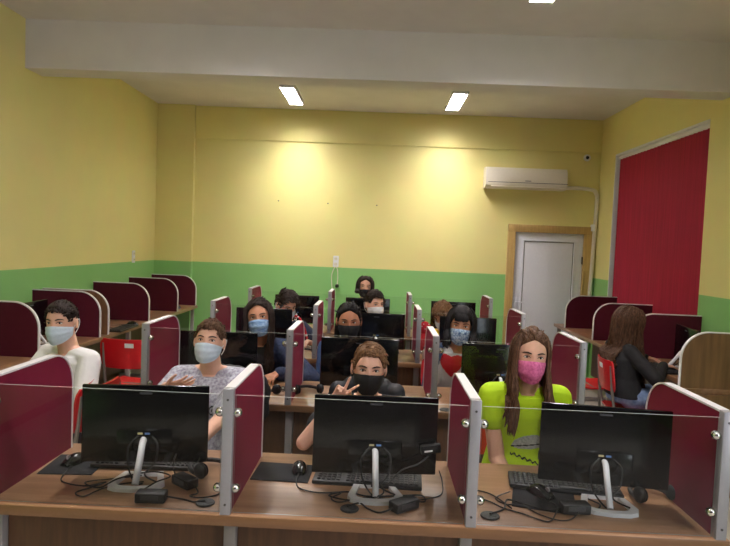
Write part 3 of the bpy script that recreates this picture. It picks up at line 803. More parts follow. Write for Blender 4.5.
class Person:
    def __init__(s, label, seat, rz, head, hrot=(0, 0, 0), k=.95, twist=0, wr=(None, None), pole=(None, None), vox=.005, skin=SK_fair, hands=({}, {}), group=None, shoulder_tilt=0, chair_label=None, legs=True, girl=False, hk=None, feet=None, chair_rz=None, chair_at=None):
        s.k = k; s.rz = rz; s.seat = Vector((seat[0], seat[1], 0)); s.Rw = Matrix.Rotation(rz, 3, 'Z'); s.vox = vox; s.girl = girl
        s.root = thing('person', label, 'person', s.seat, rz, group)
        s.hk = hk or k*1.02
        L = s.loc; h = L(head); s.hc = h; s.HR = rotm(*hrot)
        s.N = h+Vector((0, .030, -.128))*s.hk + s.HR @ Vector((0, .012, -.012))*s.hk
        hip = Vector((0, .05, .545)); s.hip = hip
        s.S = s.N+Vector((0, .008, -.045))*k
        tw = Matrix.Rotation(math.radians(twist), 3, 'Z'); s.ax = tw @ Vector((1, 0, 0)); s.fwd = tw @ Vector((0, -1, 0))
        sw = .165 if not girl else .152
        dz = Vector((0, 0, 1))*shoulder_tilt
        s.sh = [s.S+(-s.ax*sw)*k+Vector((0, 0, -.03))*k-dz, s.S+(s.ax*sw)*k+Vector((0, 0, -.03))*k+dz]
        s.el = []; s.wr = []
        for i in (0, 1):
            sg = -1 if i == 0 else 1
            w = L(wr[i]) if wr[i] is not None else Vector((sg*.13, -.30, .785))
            po = L(pole[i]) if pole[i] is not None else s.sh[i]+Vector((sg*.25, .12, -.35))
            e, w = ik(s.sh[i], w, .285*k, .245*k, po); s.el.append(e); s.wr.append(w)
        s.kn = [Vector((sg*.11, -.36*k, .53)) for sg in (-1, 1)]; s.an = [Vector((sg*.11, -.30*k, .085)) for sg in (-1, 1)]
        if feet: s.an = [L(feet[0]), L(feet[1])]
        s.skin = skin; s.hands = hands
        s.body()
        crz = rz if chair_rz is None else math.radians(chair_rz); cv = Matrix.Rotation(crz, 3, 'Z') @ Vector((0, .03, 0))
        if chair_label: put_chair(s.seat.x+cv.x, s.seat.y+cv.y, math.degrees(crz), chair_label) if not chair_at else put_chair(chair_at[0], chair_at[1], math.degrees(crz), chair_label)
    def loc(s, p): return s.Rw.inverted() @ (Vector(p)-s.seat)
    def H(s, p): return s.hc+s.HR @ (Vector(p)*s.hk)
    def spine(s, t):
        a, c = s.hip, s.S; ctrl = Vector((a.x*.6+c.x*.4, a.y*.75+c.y*.25+.02, a.z*.45+c.z*.55))
        return a*(1-t)**2+ctrl*2*t*(1-t)+c*t*t
    def torso(s, mb, off=0.0, t0=-.06, t1=1.03, top=True, hem=0):
        k = s.k; g = s.girl
        prof = [(-.10, .150, .105), (0, .172, .120), (.15, .160, .112), (.35, .138 if g else .148, .098), (.55, .145 if g else .155, .104), (.75, .158 if g else .168, .108), (.90, .150 if g else .160, .092), (.98, .115, .075), (1.05, .070, .060)]
        R = []
        for t, a, b_ in prof:
            if t < t0 or t > t1: continue
            c = s.spine(max(t, 0)); 
            if t < 0: c = c+Vector((0, 0, t*.45))
            if t > 1: c = c+Vector((0, 0, (t-1)*.45))
            q = min(1, max(0, t)); ux = (Vector((1, 0, 0))*(1-q)+s.ax*q).normalized(); uy = (Vector((0, 1, 0))*(1-q)-s.fwd*q).normalized()
            if t > .5:  # lean the shoulder line
                tilt = (s.sh[1]-s.sh[0]).normalized(); ux = (ux*(1-(q-.5)*2)+tilt*((q-.5)*2)).normalized()
            R.append(ellring(c, ux, uy, a*k+off, b_*k+off))
        mb.rings(R)
    def body(s):
        k = s.k; mb = MB(); hk = s.hk
        # head
        n, m = 48, 36; R = []
        for i in range(1, m):
            t = PI*i/m; R.append([s.H(head_pt((math.sin(t)*math.cos(2*PI*j/n), math.sin(t)*math.sin(2*PI*j/n), math.cos(t)))) for j in range(n)])
        mb.rings(R)
        for sg in (-1, 1):
            mb.ell(s.H((sg*.079, .010, -.010)), Vector((.010, .020, .033))*hk, 14, 10, s.HR @ Matrix.Rotation(sg*.35, 3, 'Z') @ Matrix.Rotation(-.15, 3, 'X'))
        mb.capsule(s.H((0, .018, -.06)), s.N+Vector((0, .012, -.05))*k, .050*k, .056*k, 20)
        for i in (0, 1): mb.capsule(s.N+Vector((0, .014, -.035))*k, s.sh[i]+Vector((0, 0, .008)), .042*k, .044*k, 16)
        s.torso(mb)
        for i in (0, 1):
            sg = -1 if i == 0 else 1
            mb.capsule(s.sh[i], s.el[i], .047*k, .037*k); mb.capsule(s.el[i], s.wr[i], .037*k, .024*k)
            hd = dict(d=None, nrm=(0, 0, -1)); hd.update(s.hands[i])
            d = hd.pop('d'); d = s.Rw.inverted() @ Vector(d) if d else (s.wr[i]-s.el[i])*Vector((1, 1, .35))
            nr = s.Rw.inverted() @ Vector(hd.pop('nrm'))
            # thumb side: right hand is local -x (i=0) for a figure facing -y
            dd = Vector(d).normalized(); lat = dd.cross(nr).normalized()
            hd.setdefault('side', 1 if i == 0 else -1)
            hand(mb, s.wr[i], d, nr, s=k, **hd)
            hip = Vector((sg*.09*k, .03, .535)); mb.capsule(hip, s.kn[i], .080*k, .055*k); mb.capsule(s.kn[i], s.an[i], .052*k, .034*k)
            ft = Vector((0, -1, 0)); mb.capsule(s.an[i]+Vector((0, .02, -.045)), s.an[i]+ft*.13*k+Vector((0, 0, -.055)), .034, .026)
        me = remesh(mb, s.vox, 3); me.materials.append(s.skin); smooth_all(me)
        for q in (M_sclera, M_iris, M_lash): me.materials.append(q)
        e = MB(); hr = s.HR
        for sg in (-1, 1):
            c = face_surf(sg*.031, .002); c = Vector((c.x, c.y+.0045, c.z))
            e.ell(s.H(c), Vector((.0138, .0085, .0064))*hk, 14, 10, hr, 0)
            e.ell(s.H(c+Vector((0, -.0062, .0006))), Vector((.0058, .0034, .0058))*hk, 12, 8, hr, 1)
            lid = [face_surf(sg*.031+x, .002+.0072*(1-(x/.016)**2)) for x in (-.016, -.010, -.004, .004, .010, .016)]
            e.tube([s.H(p+Vector((0, -.0015, 0))) for p in lid], [.0009, .0016, .0019, .0019, .0016, .0009], n=6, m=2)
            br = [face_surf(sg*x, z) for x, z in ((.013, .020), (.022, .0235), (.033, .0255), (.044, .0235), (.052, .019))]
            e.tube([s.H(p+Vector((0, -.0008, 0))) for p in br], [.0018, .0034, .0034, .0028, .0012], n=6, m=2)
        join_into(me, e, None, 1)
        s.bodyo = link_mesh('body', me, s.root)
    # ---- clothes
    def shirt(s, m, sleeve=.6, off=.012, name='t_shirt', collar=True, vox=None, t0=-.08):
        """sleeve: 0..1 along upper arm, 1..2 along forearm"""
        mb = MB(); k = s.k; s.torso(mb, off, t0=t0, t1=1.0)
        for i in (0, 1):
            mb.capsule(s.S+Vector((0, .006, -.012))*k+s.ax*(.045 if i else -.045), s.sh[i]+Vector((0, 0, .006)), .040*k+off, .046*k+off)
            t = min(1, sleeve); p = s.sh[i].lerp(s.el[i], t)
            mb.capsule(s.sh[i], p, .049*k+off, (.050 if sleeve < 1 else .042)*k+off, k=2)
            if sleeve > 1: mb.capsule(s.el[i], s.el[i].lerp(s.wr[i], min(.97, sleeve-1)), .040*k+off, .028*k+off*.8, k=2)
        me = remesh(mb, vox or max(.006, s.vox), 3); me.materials.append(m); smooth_all(me); return link_mesh(name, me, s.root)
    def jacket(s, m, name='denim_jacket', gap=.075, sleeve=1.9):
        o = s.shirt(m, sleeve, .026, name, vox=.007)
        me = o.data; bm = bmesh.new(); bm.from_mesh(me)
        dele = []
        for f in bm.faces:
            c = f.calc_center_median(); t = max(0, min(1, (c.z-s.hip.z)/max(.1, s.S.z-s.hip.z))); sp_ = s.spine(t); r = c-sp_
            ff = r.dot(s.fwd*t+Vector((0, -1, 0))*(1-t)); lat = abs(r.dot(s.ax))
            if ff > .02 and lat < gap*(1-.25*max(0, t-.7)): dele.append(f)
            elif c.z > s.S.z+.005 and r.length < .085 and ff > -.02: dele.append(f)
        bmesh.ops.delete(bm, geom=dele, context='FACES'); bm.to_mesh(me); bm.free()
        md = o.modifiers.new('cloth_thickness', 'SOLIDIFY'); md.thickness = .006; md.offset = -1
        b = MB()
        return o
    def trousers(s, m, shorts=False):
        mb = MB(); k = s.k; s.torso(mb, .007, t0=-.11, t1=.17)
        for i in (0, 1):
            sg = -1 if i == 0 else 1; hip = Vector((sg*.09*k, .03, .535))
            mb.capsule(hip, s.kn[i], .083*k+.01, .060*k+.01)
            if not shorts: mb.capsule(s.kn[i], s.an[i]+Vector((0, 0, .02)), .056*k+.009, .045*k+.009, k=2)
        me = remesh(mb, .009, 2); me.materials.append(m); smooth_all(me); link_mesh('trousers', me, s.root)
        for i in (0, 1):
            b = MB(); a = s.an[i]; pts = [a+Vector((0, .045, -.05)), a+Vector((0, -.02, -.045)), a+Vector((0, -.10, -.055)), a+Vector((0, -.155, -.06))]
            b.tube(spline(pts, 4), [.030, .036, .039, .040, .041, .042, .042, .042, .041, .040, .037, .032, .022], n=12)
            b.v = [Vector((v.x, v.y, max(v.z, .004))) for v in b.v]
            sh_ = b.build('shoe', C_shoe, s.root)
            b = MB(); b.tube([a+Vector((0, .05, -.074)), a+Vector((0, -.15, -.074))], .040, n=12, flat=1); b.v = [Vector((v.x, v.y, .002+(v.z-(a.z-.074)+.04)*.2)) for v in b.v]
            b.build('shoe_sole', C_sole, sh_)
    # ---- mask
    def mask(s, m, pleats=0, drop=0.0):
        nu, nv = 28, 18; b = MB(); out = []; inn = []
        for j in range(nv+1):
            v = j/nv; ro = []; ri = []
            for i in range(nu+1):
                a = -1+2*i/nu; ph = a*math.radians(80)
                zt = -.010-.020*abs(a)**1.6-drop; zb = -.122+.046*abs(a)**1.8; z = zt+(zb-zt)*v
                rx = .0755-.010*v*v; ry = .1065+.020*math.sin(PI*min(1, .12+.85*v))-.014*v*v-drop*.3
                r_ = .0013*math.sin(v*2*PI*pleats)*(1-abs(a)**3) if pleats else .003*G(a, .07)
                x = (rx+r_)*math.sin(ph); y = -(ry+r_)*math.cos(ph)+.006*abs(a)
                ro.append(Vector((x, y, z))); ri.append(Vector((x*.975, y*.975, z)))
            out.append(ro); inn.append(ri)
        vs = [s.H(p) for r in out for p in r]+[s.H(p) for r in inn for p in r]; W = nu+1; o = W*(nv+1); fs = []
        for j in range(nv):
            for i in range(nu):
                q = j*W+i; fs += [(q, q+1, q+1+W, q+W), (q+o, q+o+W, q+o+W+1, q+o+1)]
        for i in range(nu): fs += [(i, i+o, i+1+o, i+1), (nv*W+i, nv*W+i+1, nv*W+i+1+o, nv*W+i+o)]
        for j in range(nv): fs += [(j*W, j*W+W, j*W+W+o, j*W+o), (j*W+nu, j*W+nu+o, j*W+nu+W+o, j*W+nu+W)]
        b.add(vs, fs); mo = b.build('face_mask', m, s.root)
        for sg in (-1, 1):
            b = MB(); pts = [(sg*.0745, -.014, -.033-drop), (sg*.084, -.0, -.008), (sg*.088, .022, .012), (sg*.084, .034, -.012), (sg*.080, .018, -.045), (sg*.0735, -.008, -.072)]
            b.tube([s.H(p) for p in spline(pts, 5)], .0019*s.hk, n=6); b.build('ear_loop', m if m is MK_black else MK_white, mo)
        return mo
    # ---- hair
    def hairline(s, az, style):
        a = abs((az+PI) % (2*PI)-PI)
        if style == 'long':
            if a < .95: return .70-.30*(a/.95)**1.5
            if a < 1.3: return .40-.45*(a-.95)/.35
            return -.05-.30*min(1, (a-1.3)/.8)
        front = .62 if style != 'fringe' else .50
        if a < .75: return front-.05*(a/.75)**2
        if a < 1.1: return (front-.05)+(.0-(front-.05))*((a-.75)/.35)
        if a < 1.9: return .0+.20*math.sin((a-1.1)/.8*PI)-.04*(a-1.1)/.8
        return -.04-.42*min(1, (a-1.9)/.6)
    def cap(s, b, th, style='short', n=56, m=12, bumps=.2, front=0.0, seed=0, sides=1.0):
        R = []; rr = random.Random(seed)
        ph = [rr.uniform(0, 6.28) for _ in range(6)]
        for j in range(m+1):
            u = j/m; ring = []
            for i in range(n):
                az = 2*PI*i/n; z0 = s.hairline(az, style); z = z0+(.995-z0)*math.sin(u*PI/2)
                p = head_pt(dirv(az, z)); nrm = Vector((p.x/.074, p.y/.094, p.z/.114)).normalized()
                e = min(1, u/.22)**.6; fr = front*max(0, math.cos(az))*math.exp(-((z-.62)/.25)**2)
                nz = 1+bumps*(math.sin(5*az+ph[0]+4*z)+math.sin(9*az+ph[1]-6*z)*.6+math.sin(3*az+9*z+ph[2])*.6)*.5
                tz = th*(sides+(1-sides)*max(0, min(1, (nrm.z-.1)/.5)))
                ring.append(s.H(p+nrm*((tz*nz+fr)*e-.003*(1-e))))
            R.append(ring)
        b.rings(R, cap=False); o = len(b.v); b.add([sum(R[-1], Vector())/n], [])
        for i in range(n): b.f.append((o-n+i, o-n+(i+1) % n, o)); b.m.append(0)
    def tufts(s, b, N, th, L, style='short', comb=(0, -1, 0), lift=.25, seed=1, r=.0045, top=-.6):
        rr = random.Random(seed); comb = Vector(comb)
        for _ in range(N):
            az = rr.uniform(-PI, PI); z0 = s.hairline(az, style); z = z0+(1-z0)*rr.random()**.9
            d = Vector(dirv(az, z*.99)); p = head_pt(d); nrm = Vector((p.x/.074, p.y/.094, p.z/.114)).normalized()
            if z < top: continue
            cdir = comb if nrm.z > .35 else Vector((nrm.y*.25, .35 if abs(nrm.x) > .4 else 0, -1))
            t = (cdir-nrm*cdir.dot(nrm)); t = t.normalized() if t.length > .05 else nrm.orthogonal()
            t = (t+Vector((rr.gauss(0, .25), rr.gauss(0, .25), rr.gauss(0, .15)))).normalized()
            p = p+nrm*th*.6; ll = L*rr.uniform(.6, 1.15)*(1 if nrm.z > .35 else .5); pts = []
            for q in range(4):
                u = q/3; pts.append(s.H(p+t*ll*u+nrm*(lift*ll*u-.55*ll*lift*u*u-ll*ll*u*u*2.2)))
            b.tube(pts, [r*s.hk, r*1.15*s.hk, r*.8*s.hk, r*.12*s.hk], n=5, flat=1.7)
    def short_hair(s, m, th=.012, L=.03, comb=(0, -1, 0), N=380, style='short', lift=.3, front=.0, seed=3, r=.0042, bumps=.25):
        b = MB(); s.cap(b, th, style, front=front, seed=seed, bumps=bumps, sides=.45); s.tufts(b, N, th, L, style, comb, lift, seed, r); o = b.build('hair', m, s.root); smooth_all(o.data); return o
    def strands(s, b, N, L, th=.012, az0=.9, wave=.006, seed=5, r=.0062, fwd_side=True, bias=None, curl=0.0, tip=.5):
        """long locks: over the skull, then hanging beside or behind the neck"""
        rr = random.Random(seed); k = s.hk
        for _ in range(N):
            az = rr.uniform(az0, 2*PI-az0) if bias is None else bias(rr)
            zz = rr.uniform(.25, .93); pts = []; a = (az+PI) % (2*PI)-PI
            steps = 6
            z1 = -.25
            off = th*rr.uniform(.55, 1.25)
            for q in range(steps+1):
                z = zz+(z1-zz)*q/steps
                p = head_pt(dirv(az, z)); 
                if z < .2: bl_ = (0.2-z)/.45; p0 = head_pt(dirv(az, .2)); p = Vector((p.x+(p0.x-p.x)*min(1, bl_)*.9, p.y+(p0.y-p.y)*min(1, bl_)*.7, p.z))
                n_ = Vector((p.x/.074, p.y/.094, max(0, p.z)/.114)).normalized(); pts.append(s.H(p+n_*off))
            ln = L*rr.uniform(.8, 1.05); ns = 12; p = pts[-1].copy(); base = p.copy(); phs = rr.uniform(0, 6.28)
            v = Vector((0, 0, -1)); dirx = Vector((math.sin(a), -math.cos(a), 0)); side = abs(a) < 1.75 and fwd_side
            jit = Vector((rr.gauss(0, .010), rr.gauss(0, .008), 0))
            for q in range(1, ns+1):
                u = q/ns; p = base+Vector((0, 0, -ln*u))+jit*u
                if side: p += (s.fwd*.035+Vector((0, 0, 0)))*min(1, u*2)
                p += Vector((math.sin(phs+u*9), math.cos(phs*1.3+u*8), 0))*wave*(u**.7)*(1+curl*u)
                # keep clear of neck and torso
                t = max(0, min(1, (p.z-s.hip.z)/max(.1, s.S.z-s.hip.z))); c = s.spine(t); 
                if p.z > s.S.z: c = s.S.lerp(s.N, min(1, (p.z-s.S.z)/max(.02, s.N.z-s.S.z)))
                h = p-c; lx = h.dot(s.ax); ly = h.dot(s.fwd)
                if p.z < s.S.z+.03*s.k:
                    dp_ = (.128+.012*min(1, (s.S.z+.03-p.z)/.1))*s.k*math.sqrt(max(.25, 1-(lx/(.21*s.k))**2))
                    ramp = min(1, (s.S.z+.03*s.k-p.z)/((.06 if side else .085)*s.k)); need = dp_*ramp
                    if side or ly > .03: 
                        if ly < need: p += s.fwd*(need-ly+.004)
                    elif -ly < need: p -= s.fwd*(need+ly+.004)
                pts.append(p)
            rad = [r*k*.5]+[r*k]*(len(pts)-4)+[r*k*.85, r*k*.6, r*k*.15*tip]
            b.tube(pts, rad, n=5, flat=1.5)
    def conform(s, target, shape, c, w, h, mats, name, res=.005, lift=.0035, fd=None, au=None, parent=None):
        """print shape(u,v)->material index or None on [-1,1]^2, laid onto the garment from its front"""
        me = target.data; bv = BVHTree.FromPolygons([v.co for v in me.vertices], [tuple(p.vertices) for p in me.polygons])
        fd = (fd or s.fwd).normalized(); au = au or s.ax; b = MB(); nu = int(w/res); nv = int(h/res); idx = {}
        def vert(i, j):
            if (i, j) not in idx:
                P = Vector(c)+au*(-w/2+w*i/nu)+Vector((0, 0, -h/2+h*j/nv)); hit = bv.ray_cast(P+fd*.35, -fd)
                if hit[0] is None: idx[(i, j)] = None
                else: b.v.append(hit[0]+fd*lift); idx[(i, j)] = len(b.v)-1
            return idx[(i, j)]
        for i in range(nu):
            for j in range(nv):
                q = shape((i+.5)/nu*2-1, (j+.5)/nv*2-1)
                if q is None: continue
                vs = [vert(i, j), vert(i+1, j), vert(i+1, j+1), vert(i, j+1)]
                if None in vs: continue
                b.f.append(tuple(vs)); b.m.append(q)
        if b.f: return b.build(name, mats, target)

# ------------------------------------------------------------------ front row
# boy in the grey t-shirt
p = Person('boy in a grey patterned t-shirt and pale blue mask leaning back in the front row', (-.835, 2.90), 0, (-.843, 3.03, 1.126), (2, -9, 3), k=1.0, vox=.004, skin=SK_fair, hk=.92,
    wr=((-.955, 2.72, .955), (-.80, 2.60, .70)), pole=((-1.2, 2.75, .6), (-.55, 2.8, .6)),
    hands=({'d': (.85, -.15, .22), 'nrm': (0, .6, .8), 'curls': (.10, .15, .22, .3), 'spread': .25, 'thumb': .3}, {}), chair_label='red chair under the boy in the grey t-shirt')
sh = p.shirt(C_grey, .85); p.trousers(C_navy); p.mask(MK_blue, 3)
p.conform(sh, lambda u, v: 0 if .55 < u*u+v*v < 1 or u*u+v*v < .12 else None, p.spine(.62)+Vector((.055, 0, -.005)), .045, .045, C_ink, 'printed_badge', res=.004)
p.short_hair(H_brown, th=.010, L=.026, comb=(.3, -1, 0), seed=11, front=.006)
# boy making a V sign
p = Person('boy in a black mask making a V sign behind the middle front monitor', (-.03, 2.84), 0, (-.021, 2.63, 1.108), (2, 2, 2), k=.88, vox=.0035, skin=SK_fair, hk=.90,
    wr=((-.160, 2.50, .985), (.14, 2.62, .70)), pole=((-.42, 2.62, .55), (.2, 2.8, .5)),
    hands=({'d': (.50, -.12, .80), 'nrm': (.1, -1, .0), 'curls': (.05, .05, 1.5, 1.5), 'spread': (.30, -.22, 0, 0), 'thumb': 1.0}, {}), chair_label='red chair under the boy making a V sign')
p.shirt(C_black, .55); p.trousers(C_navy); p.mask(MK_black)
p.short_hair(H_light, th=.010, L=.030, comb=(1, -.25, .1), seed=12, front=.012, N=420)
# girl in neon green
p = Person('girl with long brown hair, pink mask and neon green t-shirt in the front row', (.715, 2.80), 0, (.706, 2.72, 1.182), (-2, 2, 3), k=1.02, vox=.004, skin=SK_fair, girl=True, hk=.95,
    wr=((.645, 2.54, .58), (.80, 2.54, .58)), pole=((.57, 2.9, .6), (.86, 2.9, .6)), hands=({'d': (.4, -.5, -.25)}, {'d': (-.4, -.5, -.25)}), chair_label='red chair under the girl in the neon green t-shirt')
sh = p.shirt(C_neon, .36); p.trousers(C_whited); p.mask(MK_pink, 2)
def neon(u, v):
    if abs(v-.32-.12*u) < .035 and -1 < u < .75: return 1
    if (u/.95)**2+((v-.38-.1*u)/(.52 if v > .38+.1*u else .30))**2 < 1: return 0
    if abs(v+.55+.35*u-.06*math.sin(u*22)) < .05: return 1
    if .50 < u < .95 and -.50 < v < -.02 and (u < .58 or u > .86 or abs(v+.28) < .07): return 1
p.conform(sh, neon, p.spine(.40)+Vector((.015, 0, .0)), .17, .17, [C_silver, C_ink], 'printed_motif', res=.0035)
b = MB(); p.cap(b, .008, 'long', bumps=.08, seed=2); p.strands(b, 260, .33, th=.015, az0=1.0, wave=.009, seed=21, r=.0058); p.tufts(b, 200, .008, .05, 'long', (0, 1, 0), .12, 31, .004)
b.ell(p.H((.012, .050, .112)), (.028, .028, .02), 14, 8)
smooth_all(b.build('hair', H_long, p.root).data)

# ------------------------------------------------------------------ second row
p = Person('girl with long dark hair, blue mask and open denim jacket in the second row', (-.80, 4.08), 0, (-.776, 3.96, 1.135), (5, -6, -8), k=1.0, vox=.005, skin=SK_tan, girl=True, hk=1.02,
    wr=((-.93, 3.74, .79), (-.618, 3.80, .80)), pole=((-1.2, 4.0, .7), (-.36, 4.0, .75)), hands=({}, {'d': (-.30, -.75, -.12), 'curls': (.45, .5, .5, .5), 'spread': .15}), chair_label='red chair under the girl in denim with the blue mask')
p.shirt(C_black, .5, t0=-.08, name='black_top'); jk = p.jacket(C_denimd); p.trousers(C_denim); p.mask(MK_mid, 3)
for t_, a_ in ((.86, .105), (.70, .115), (.86, -.105)): p.conform(jk, lambda u, v: 0 if u*u+v*v < 1 else None, p.spine(t_)+p.ax*a_, .020, .020, M_chrome, 'jacket_button', res=.004, lift=.005)
b = MB(); p.cap(b, .014, 'long', bumps=.06, seed=3); p.tufts(b, 160, .014, .05, 'long', (.6, .6, -.2), .12, 32, .004); p.strands(b, 190, .36, th=.016, az0=1.0, wave=.006, seed=22, r=.0066); smooth_all(b.build('hair', H_dark, p.root).data)
p = Person('girl with dark hair tied back and black mask in the middle of the second row', (-.19, 4.17), 0, (-.182, 4.06, 1.130), (4, 6, 0), k=.93, vox=.005, skin=SK_olive, girl=True, hk=1.0,
    wr=((-.27, 3.80, .785), (-.08, 3.80, .785)), pole=((-.40, 4.2, .5), (.06, 4.2, .5)), chair_label='red chair under the dark-haired girl in the black mask')
p.shirt(C_black, .5, name='black_top'); p.jacket(C_denim, gap=.06); p.trousers(C_black); p.mask(MK_black)
b = MB(); p.cap(b, .011, 'long', bumps=.04, seed=4); p.tufts(b, 140, .010, .05, 'long', (0, 1, 0), .10, 33, .004); p.strands(b, 90, .20, th=.013, az0=1.75, wave=.005, seed=23, r=.0062, fwd_side=False); smooth_all(b.build('hair', H_black, p.root).data)
p = Person('girl with black fringe and red heart t-shirt under a denim jacket in the second row', (.545, 4.16), 0, (.574, 4.04, 1.134), (-8, 2, 4), k=.98, vox=.005, skin=SK_tan, girl=True, hk=1.02, twist=-12,
    wr=((.50, 3.85, .66), (.66, 3.85, .66)), pole=((.34, 4.1, .5), (.8, 4.1, .5)), chair_label='red chair under the girl with the red heart t-shirt')
sh = p.shirt(C_white, .6); p.jacket(C_denim, gap=.108); p.trousers(C_denimd); p.mask(MK_pat, 2)
p.conform(sh, lambda u, v: 0 if ((u*1.18)**2+(v*1.18+.08)**2-1)**3*1.0 - ((u*1.18)**2*(v*1.18+.12)**3)*1.0 < 0 and (u*1.18)**2+(v*1.1-.75*math.sqrt(abs(u*1.05)))**2 < 1.0 else None, p.spine(.72)+Vector((-.02, 0, 0)), .19, .18, C_redp, 'heart_print', res=.005)
b = MB(); p.cap(b, .018, 'fringe', bumps=.06, seed=5); p.strands(b, 150, .12, th=.02, az0=.95, wave=.006, seed=24, r=.0068)
rr = random.Random(3)
for i in range(60):   # fringe over the forehead
    a = rr.uniform(-.85, .85); pts = [p.H(head_pt(dirv(a*.8, z))+Vector((0, -.012-.004*rr.random(), 0))) for z in (.88, .68, .45, .30+.06*rr.random())]
    b.tube(pts, [.004, .0062, .0055, .001], n=5, flat=1.5)
smooth_all(b.build('hair', H_black, p.root).data)

# ------------------------------------------------------------------ third row
p = Person('boy with wavy dark hair looking down, red cord beside him, in the third row', (-.78, 5.42), 0, (-.800, 5.29, 1.088), (38, 22, 0), k=.95, vox=.006, skin=SK_fair, hk=1.03,
    wr=((-.92, 5.08, .785), (-.575, 5.07, .80)), pole=((-1.2, 5.3, .6), (-.42, 5.35, .7)), hands=({}, {'d': (-.2, -.8, -.05)}), chair_label='red chair under the boy with the red cord')
p.shirt(C_navy, .7); p.trousers(C_denimd); p.mask(MK_blue, 3); p.short_hair(H_dark, th=.022, L=.045, comb=(.5, -.8, 0), seed=13, lift=.5, r=.0055, N=300)
cdr = MB(); pts = spline([p.loc(q) for q in ((-.70, 5.20, .98), (-.69, 5.13, 1.01), (-.645, 5.10, .985), (-.605, 5.08, .91), (-.578, 5.075, .825))], 6)
cdr.tube(pts, .009, n=8)
for i, f in enumerate(cdr.f): cdr.m[i] = 1 if (i//8) % 6 == 3 else 0
cdr.build('red_white_cord', [C_redp, C_white], p.root)
p = Person('boy with brown hair and white mask looking aside in the third row', (-.02, 5.44), 0, (-.022, 5.33, 1.125), (32, 4, 0), k=.92, vox=.006, skin=SK_fair, hk=1.0, chair_label='red chair under the boy in the white mask')
p.shirt(C_black, .7); p.trousers(C_navy); p.mask(MK_white, 3); p.short_hair(H_dark, th=.015, L=.034, comb=(.3, -1, 0), seed=14, N=260, front=.004)
p = Person('child in a yellow top with light brown hair bending down in the third row', (.61, 5.44), 0, (.600, 5.33, 1.055), (-35, 34, 0), k=.90, vox=.006, skin=SK_fair, hk=1.0, chair_label='red chair under the bent-down child in yellow',
    wr=((.50, 5.12, .785), (.74, 5.10, .785)))
p.shirt(C_yellow, .7); p.trousers(C_denim); p.mask(MK_blue, 3); p.short_hair(H_light, th=.018, L=.045, comb=(0, -1, 0), seed=15, N=300, r=.0055)
pc = thing('cloth_pouch', 'red cloth pouch with white dots on the third row desk beside the child in yellow', 'pouch', (.415, 5.02, ZD))
b = MB(); b.ell((0, 0, .10), (.045, .03, .10), 20, 14); b.ell((0, 0, .22), (.05, .035, .055), 20, 12); b.build('pouch_body', C_redp, pc)
b = MB()
for i in range(7):
    a = -1.57+(i-3)*.3; z = .20+.02*(i % 3); b.ell((.050*math.cos(a), .034*math.sin(a), z+.015), (.004, .004, .004), 8, 6)
b.build('white_dots', C_white, pc)
# ------------------------------------------------------------------ back row
p = Person('child with chin-length brown hair and black mask in the back row', (-.13, 6.90), 0, (-.138, 6.80, 1.165), (4, -4, 4), k=.92, vox=.007, skin=SK_fair, girl=True, hk=1.0, chair_label='red chair under the child at the back')
p.shirt(C_black, .7); p.trousers(C_navy); p.mask(MK_black, drop=.016)
b = MB(); p.cap(b, .016, 'long', bumps=.06, seed=6); p.strands(b, 130, .05, th=.02, az0=.9, wave=.006, seed=25, r=.008); smooth_all(b.build('hair', H_dark, p.root).data)

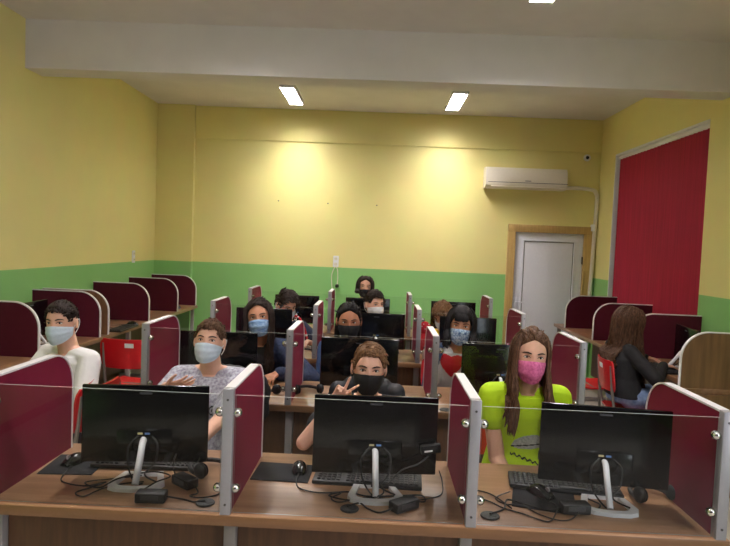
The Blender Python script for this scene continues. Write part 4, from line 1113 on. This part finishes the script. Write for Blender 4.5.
# ------------------------------------------------------------------ by the side walls
p = Person('boy in a white t-shirt and pale blue mask at the left wall desk', (-1.76, 3.27), math.radians(-24), (-1.725, 3.25, 1.158), (22, 2, -3), k=1.0, vox=.005, skin=SK_fair, hk=.96,
    chair_rz=-100, chair_at=(-1.73, 3.26), wr=((-1.98, 2.98, .66), (-1.72, 2.94, .66)), hands=({'d': (-.3, -.9, -.2)}, {'d': (-.6, -.6, -.2)}), chair_label='red chair under the boy in the white t-shirt')
sh = p.shirt(C_white, .85); p.trousers(C_navy); p.mask(MK_blue, 3)
def swoosh(u, v):
    u = (u+1)/2; lo = .5*(u-.28)**2*3.2-.55+.25*u; hi = .15*u+.62*u*u-.30-.25*(1-u)
    return 0 if lo < v*.75 < hi+.02 and 0.02 < u else None
Rl = p.Rw.inverted(); cdir = Rl @ Vector((.55, -.83, .0))
p.conform(sh, swoosh, p.sh[1].lerp(p.el[1], .36), .075, .055, C_redp, 'sleeve_mark', res=.0025, fd=cdir, au=Vector((0, 0, 1)).cross(-cdir).normalized()*-1 if False else (Vector((0, 0, 1)).cross(cdir*-1)).normalized()*-1)
p.short_hair(H_dark, th=.010, L=.024, comb=(.2, -1, 0), seed=16, front=.010, N=420)
p = Person('girl with wavy brown hair and black top at the right wall desk, seen from behind', (2.04, 4.76), math.radians(96), (2.03, 4.84, 1.105), (-6, 14, 0), chair_at=(2.06, 4.72), chair_rz=86, k=.98, vox=.005, skin=SK_fair, girl=True, hk=1.02,
    wr=((2.27, 4.72, .80), (2.27, 5.02, .80)), pole=((2.0, 4.45, .7), (2.0, 5.3, .7)), hands=({'d': (.9, .1, -.12), 'curls': (.3, .35, .4, .4)}, {'d': (.9, -.1, -.1)}), chair_label='red chair under the long-haired girl at the right wall')
p.shirt(C_black, 1.95, name='black_top'); p.trousers(C_denimw); p.mask(MK_blue, 3)
b = MB(); p.cap(b, .024, 'long', bumps=.10, seed=7); p.strands(b, 420, .47, th=.028, az0=.95, wave=.026, seed=26, r=.0085, fwd_side=False, curl=.8); smooth_all(b.build('hair', H_wavy, p.root).data)

# dark jackets hung on the chairs of the front row
def hung_jacket(x, y, z, label, w=.25, h=.30):
    mb = MB()
    for i in range(9):
        u = -1+i/4; mb.capsule((u*w, .03*abs(u), h*.5-.09*abs(u)**2), (u*w*.92, .03*abs(u)+.01*math.sin(i*2), -h*.5+.03*math.sin(i*3)), .055, .045, 12, 3)
    for s in (-1, 1): mb.capsule((s*w*.95, 0, h*.30), (s*w*1.08, .01, -h*.5), .05, .04, 12, 3)
    me = remesh(mb, .008, 4); me.materials.append(M_jack); smooth_all(me); o = link_mesh('hung_jacket', me); o.location = (x, y, z)
    tag(o, label, 'jacket', None); return o
M_jack = mat('black_padded_fabric', (24, 25, 32), .6, noise=.3, nscale=14, bump=.3)
hung_jacket(-.77, 3.15, .83, 'black jacket hung behind the boy in the grey t-shirt', .17, .20)
hung_jacket(-.03, 3.12, .82, 'black jacket hung behind the boy making a V sign', .16, .20)
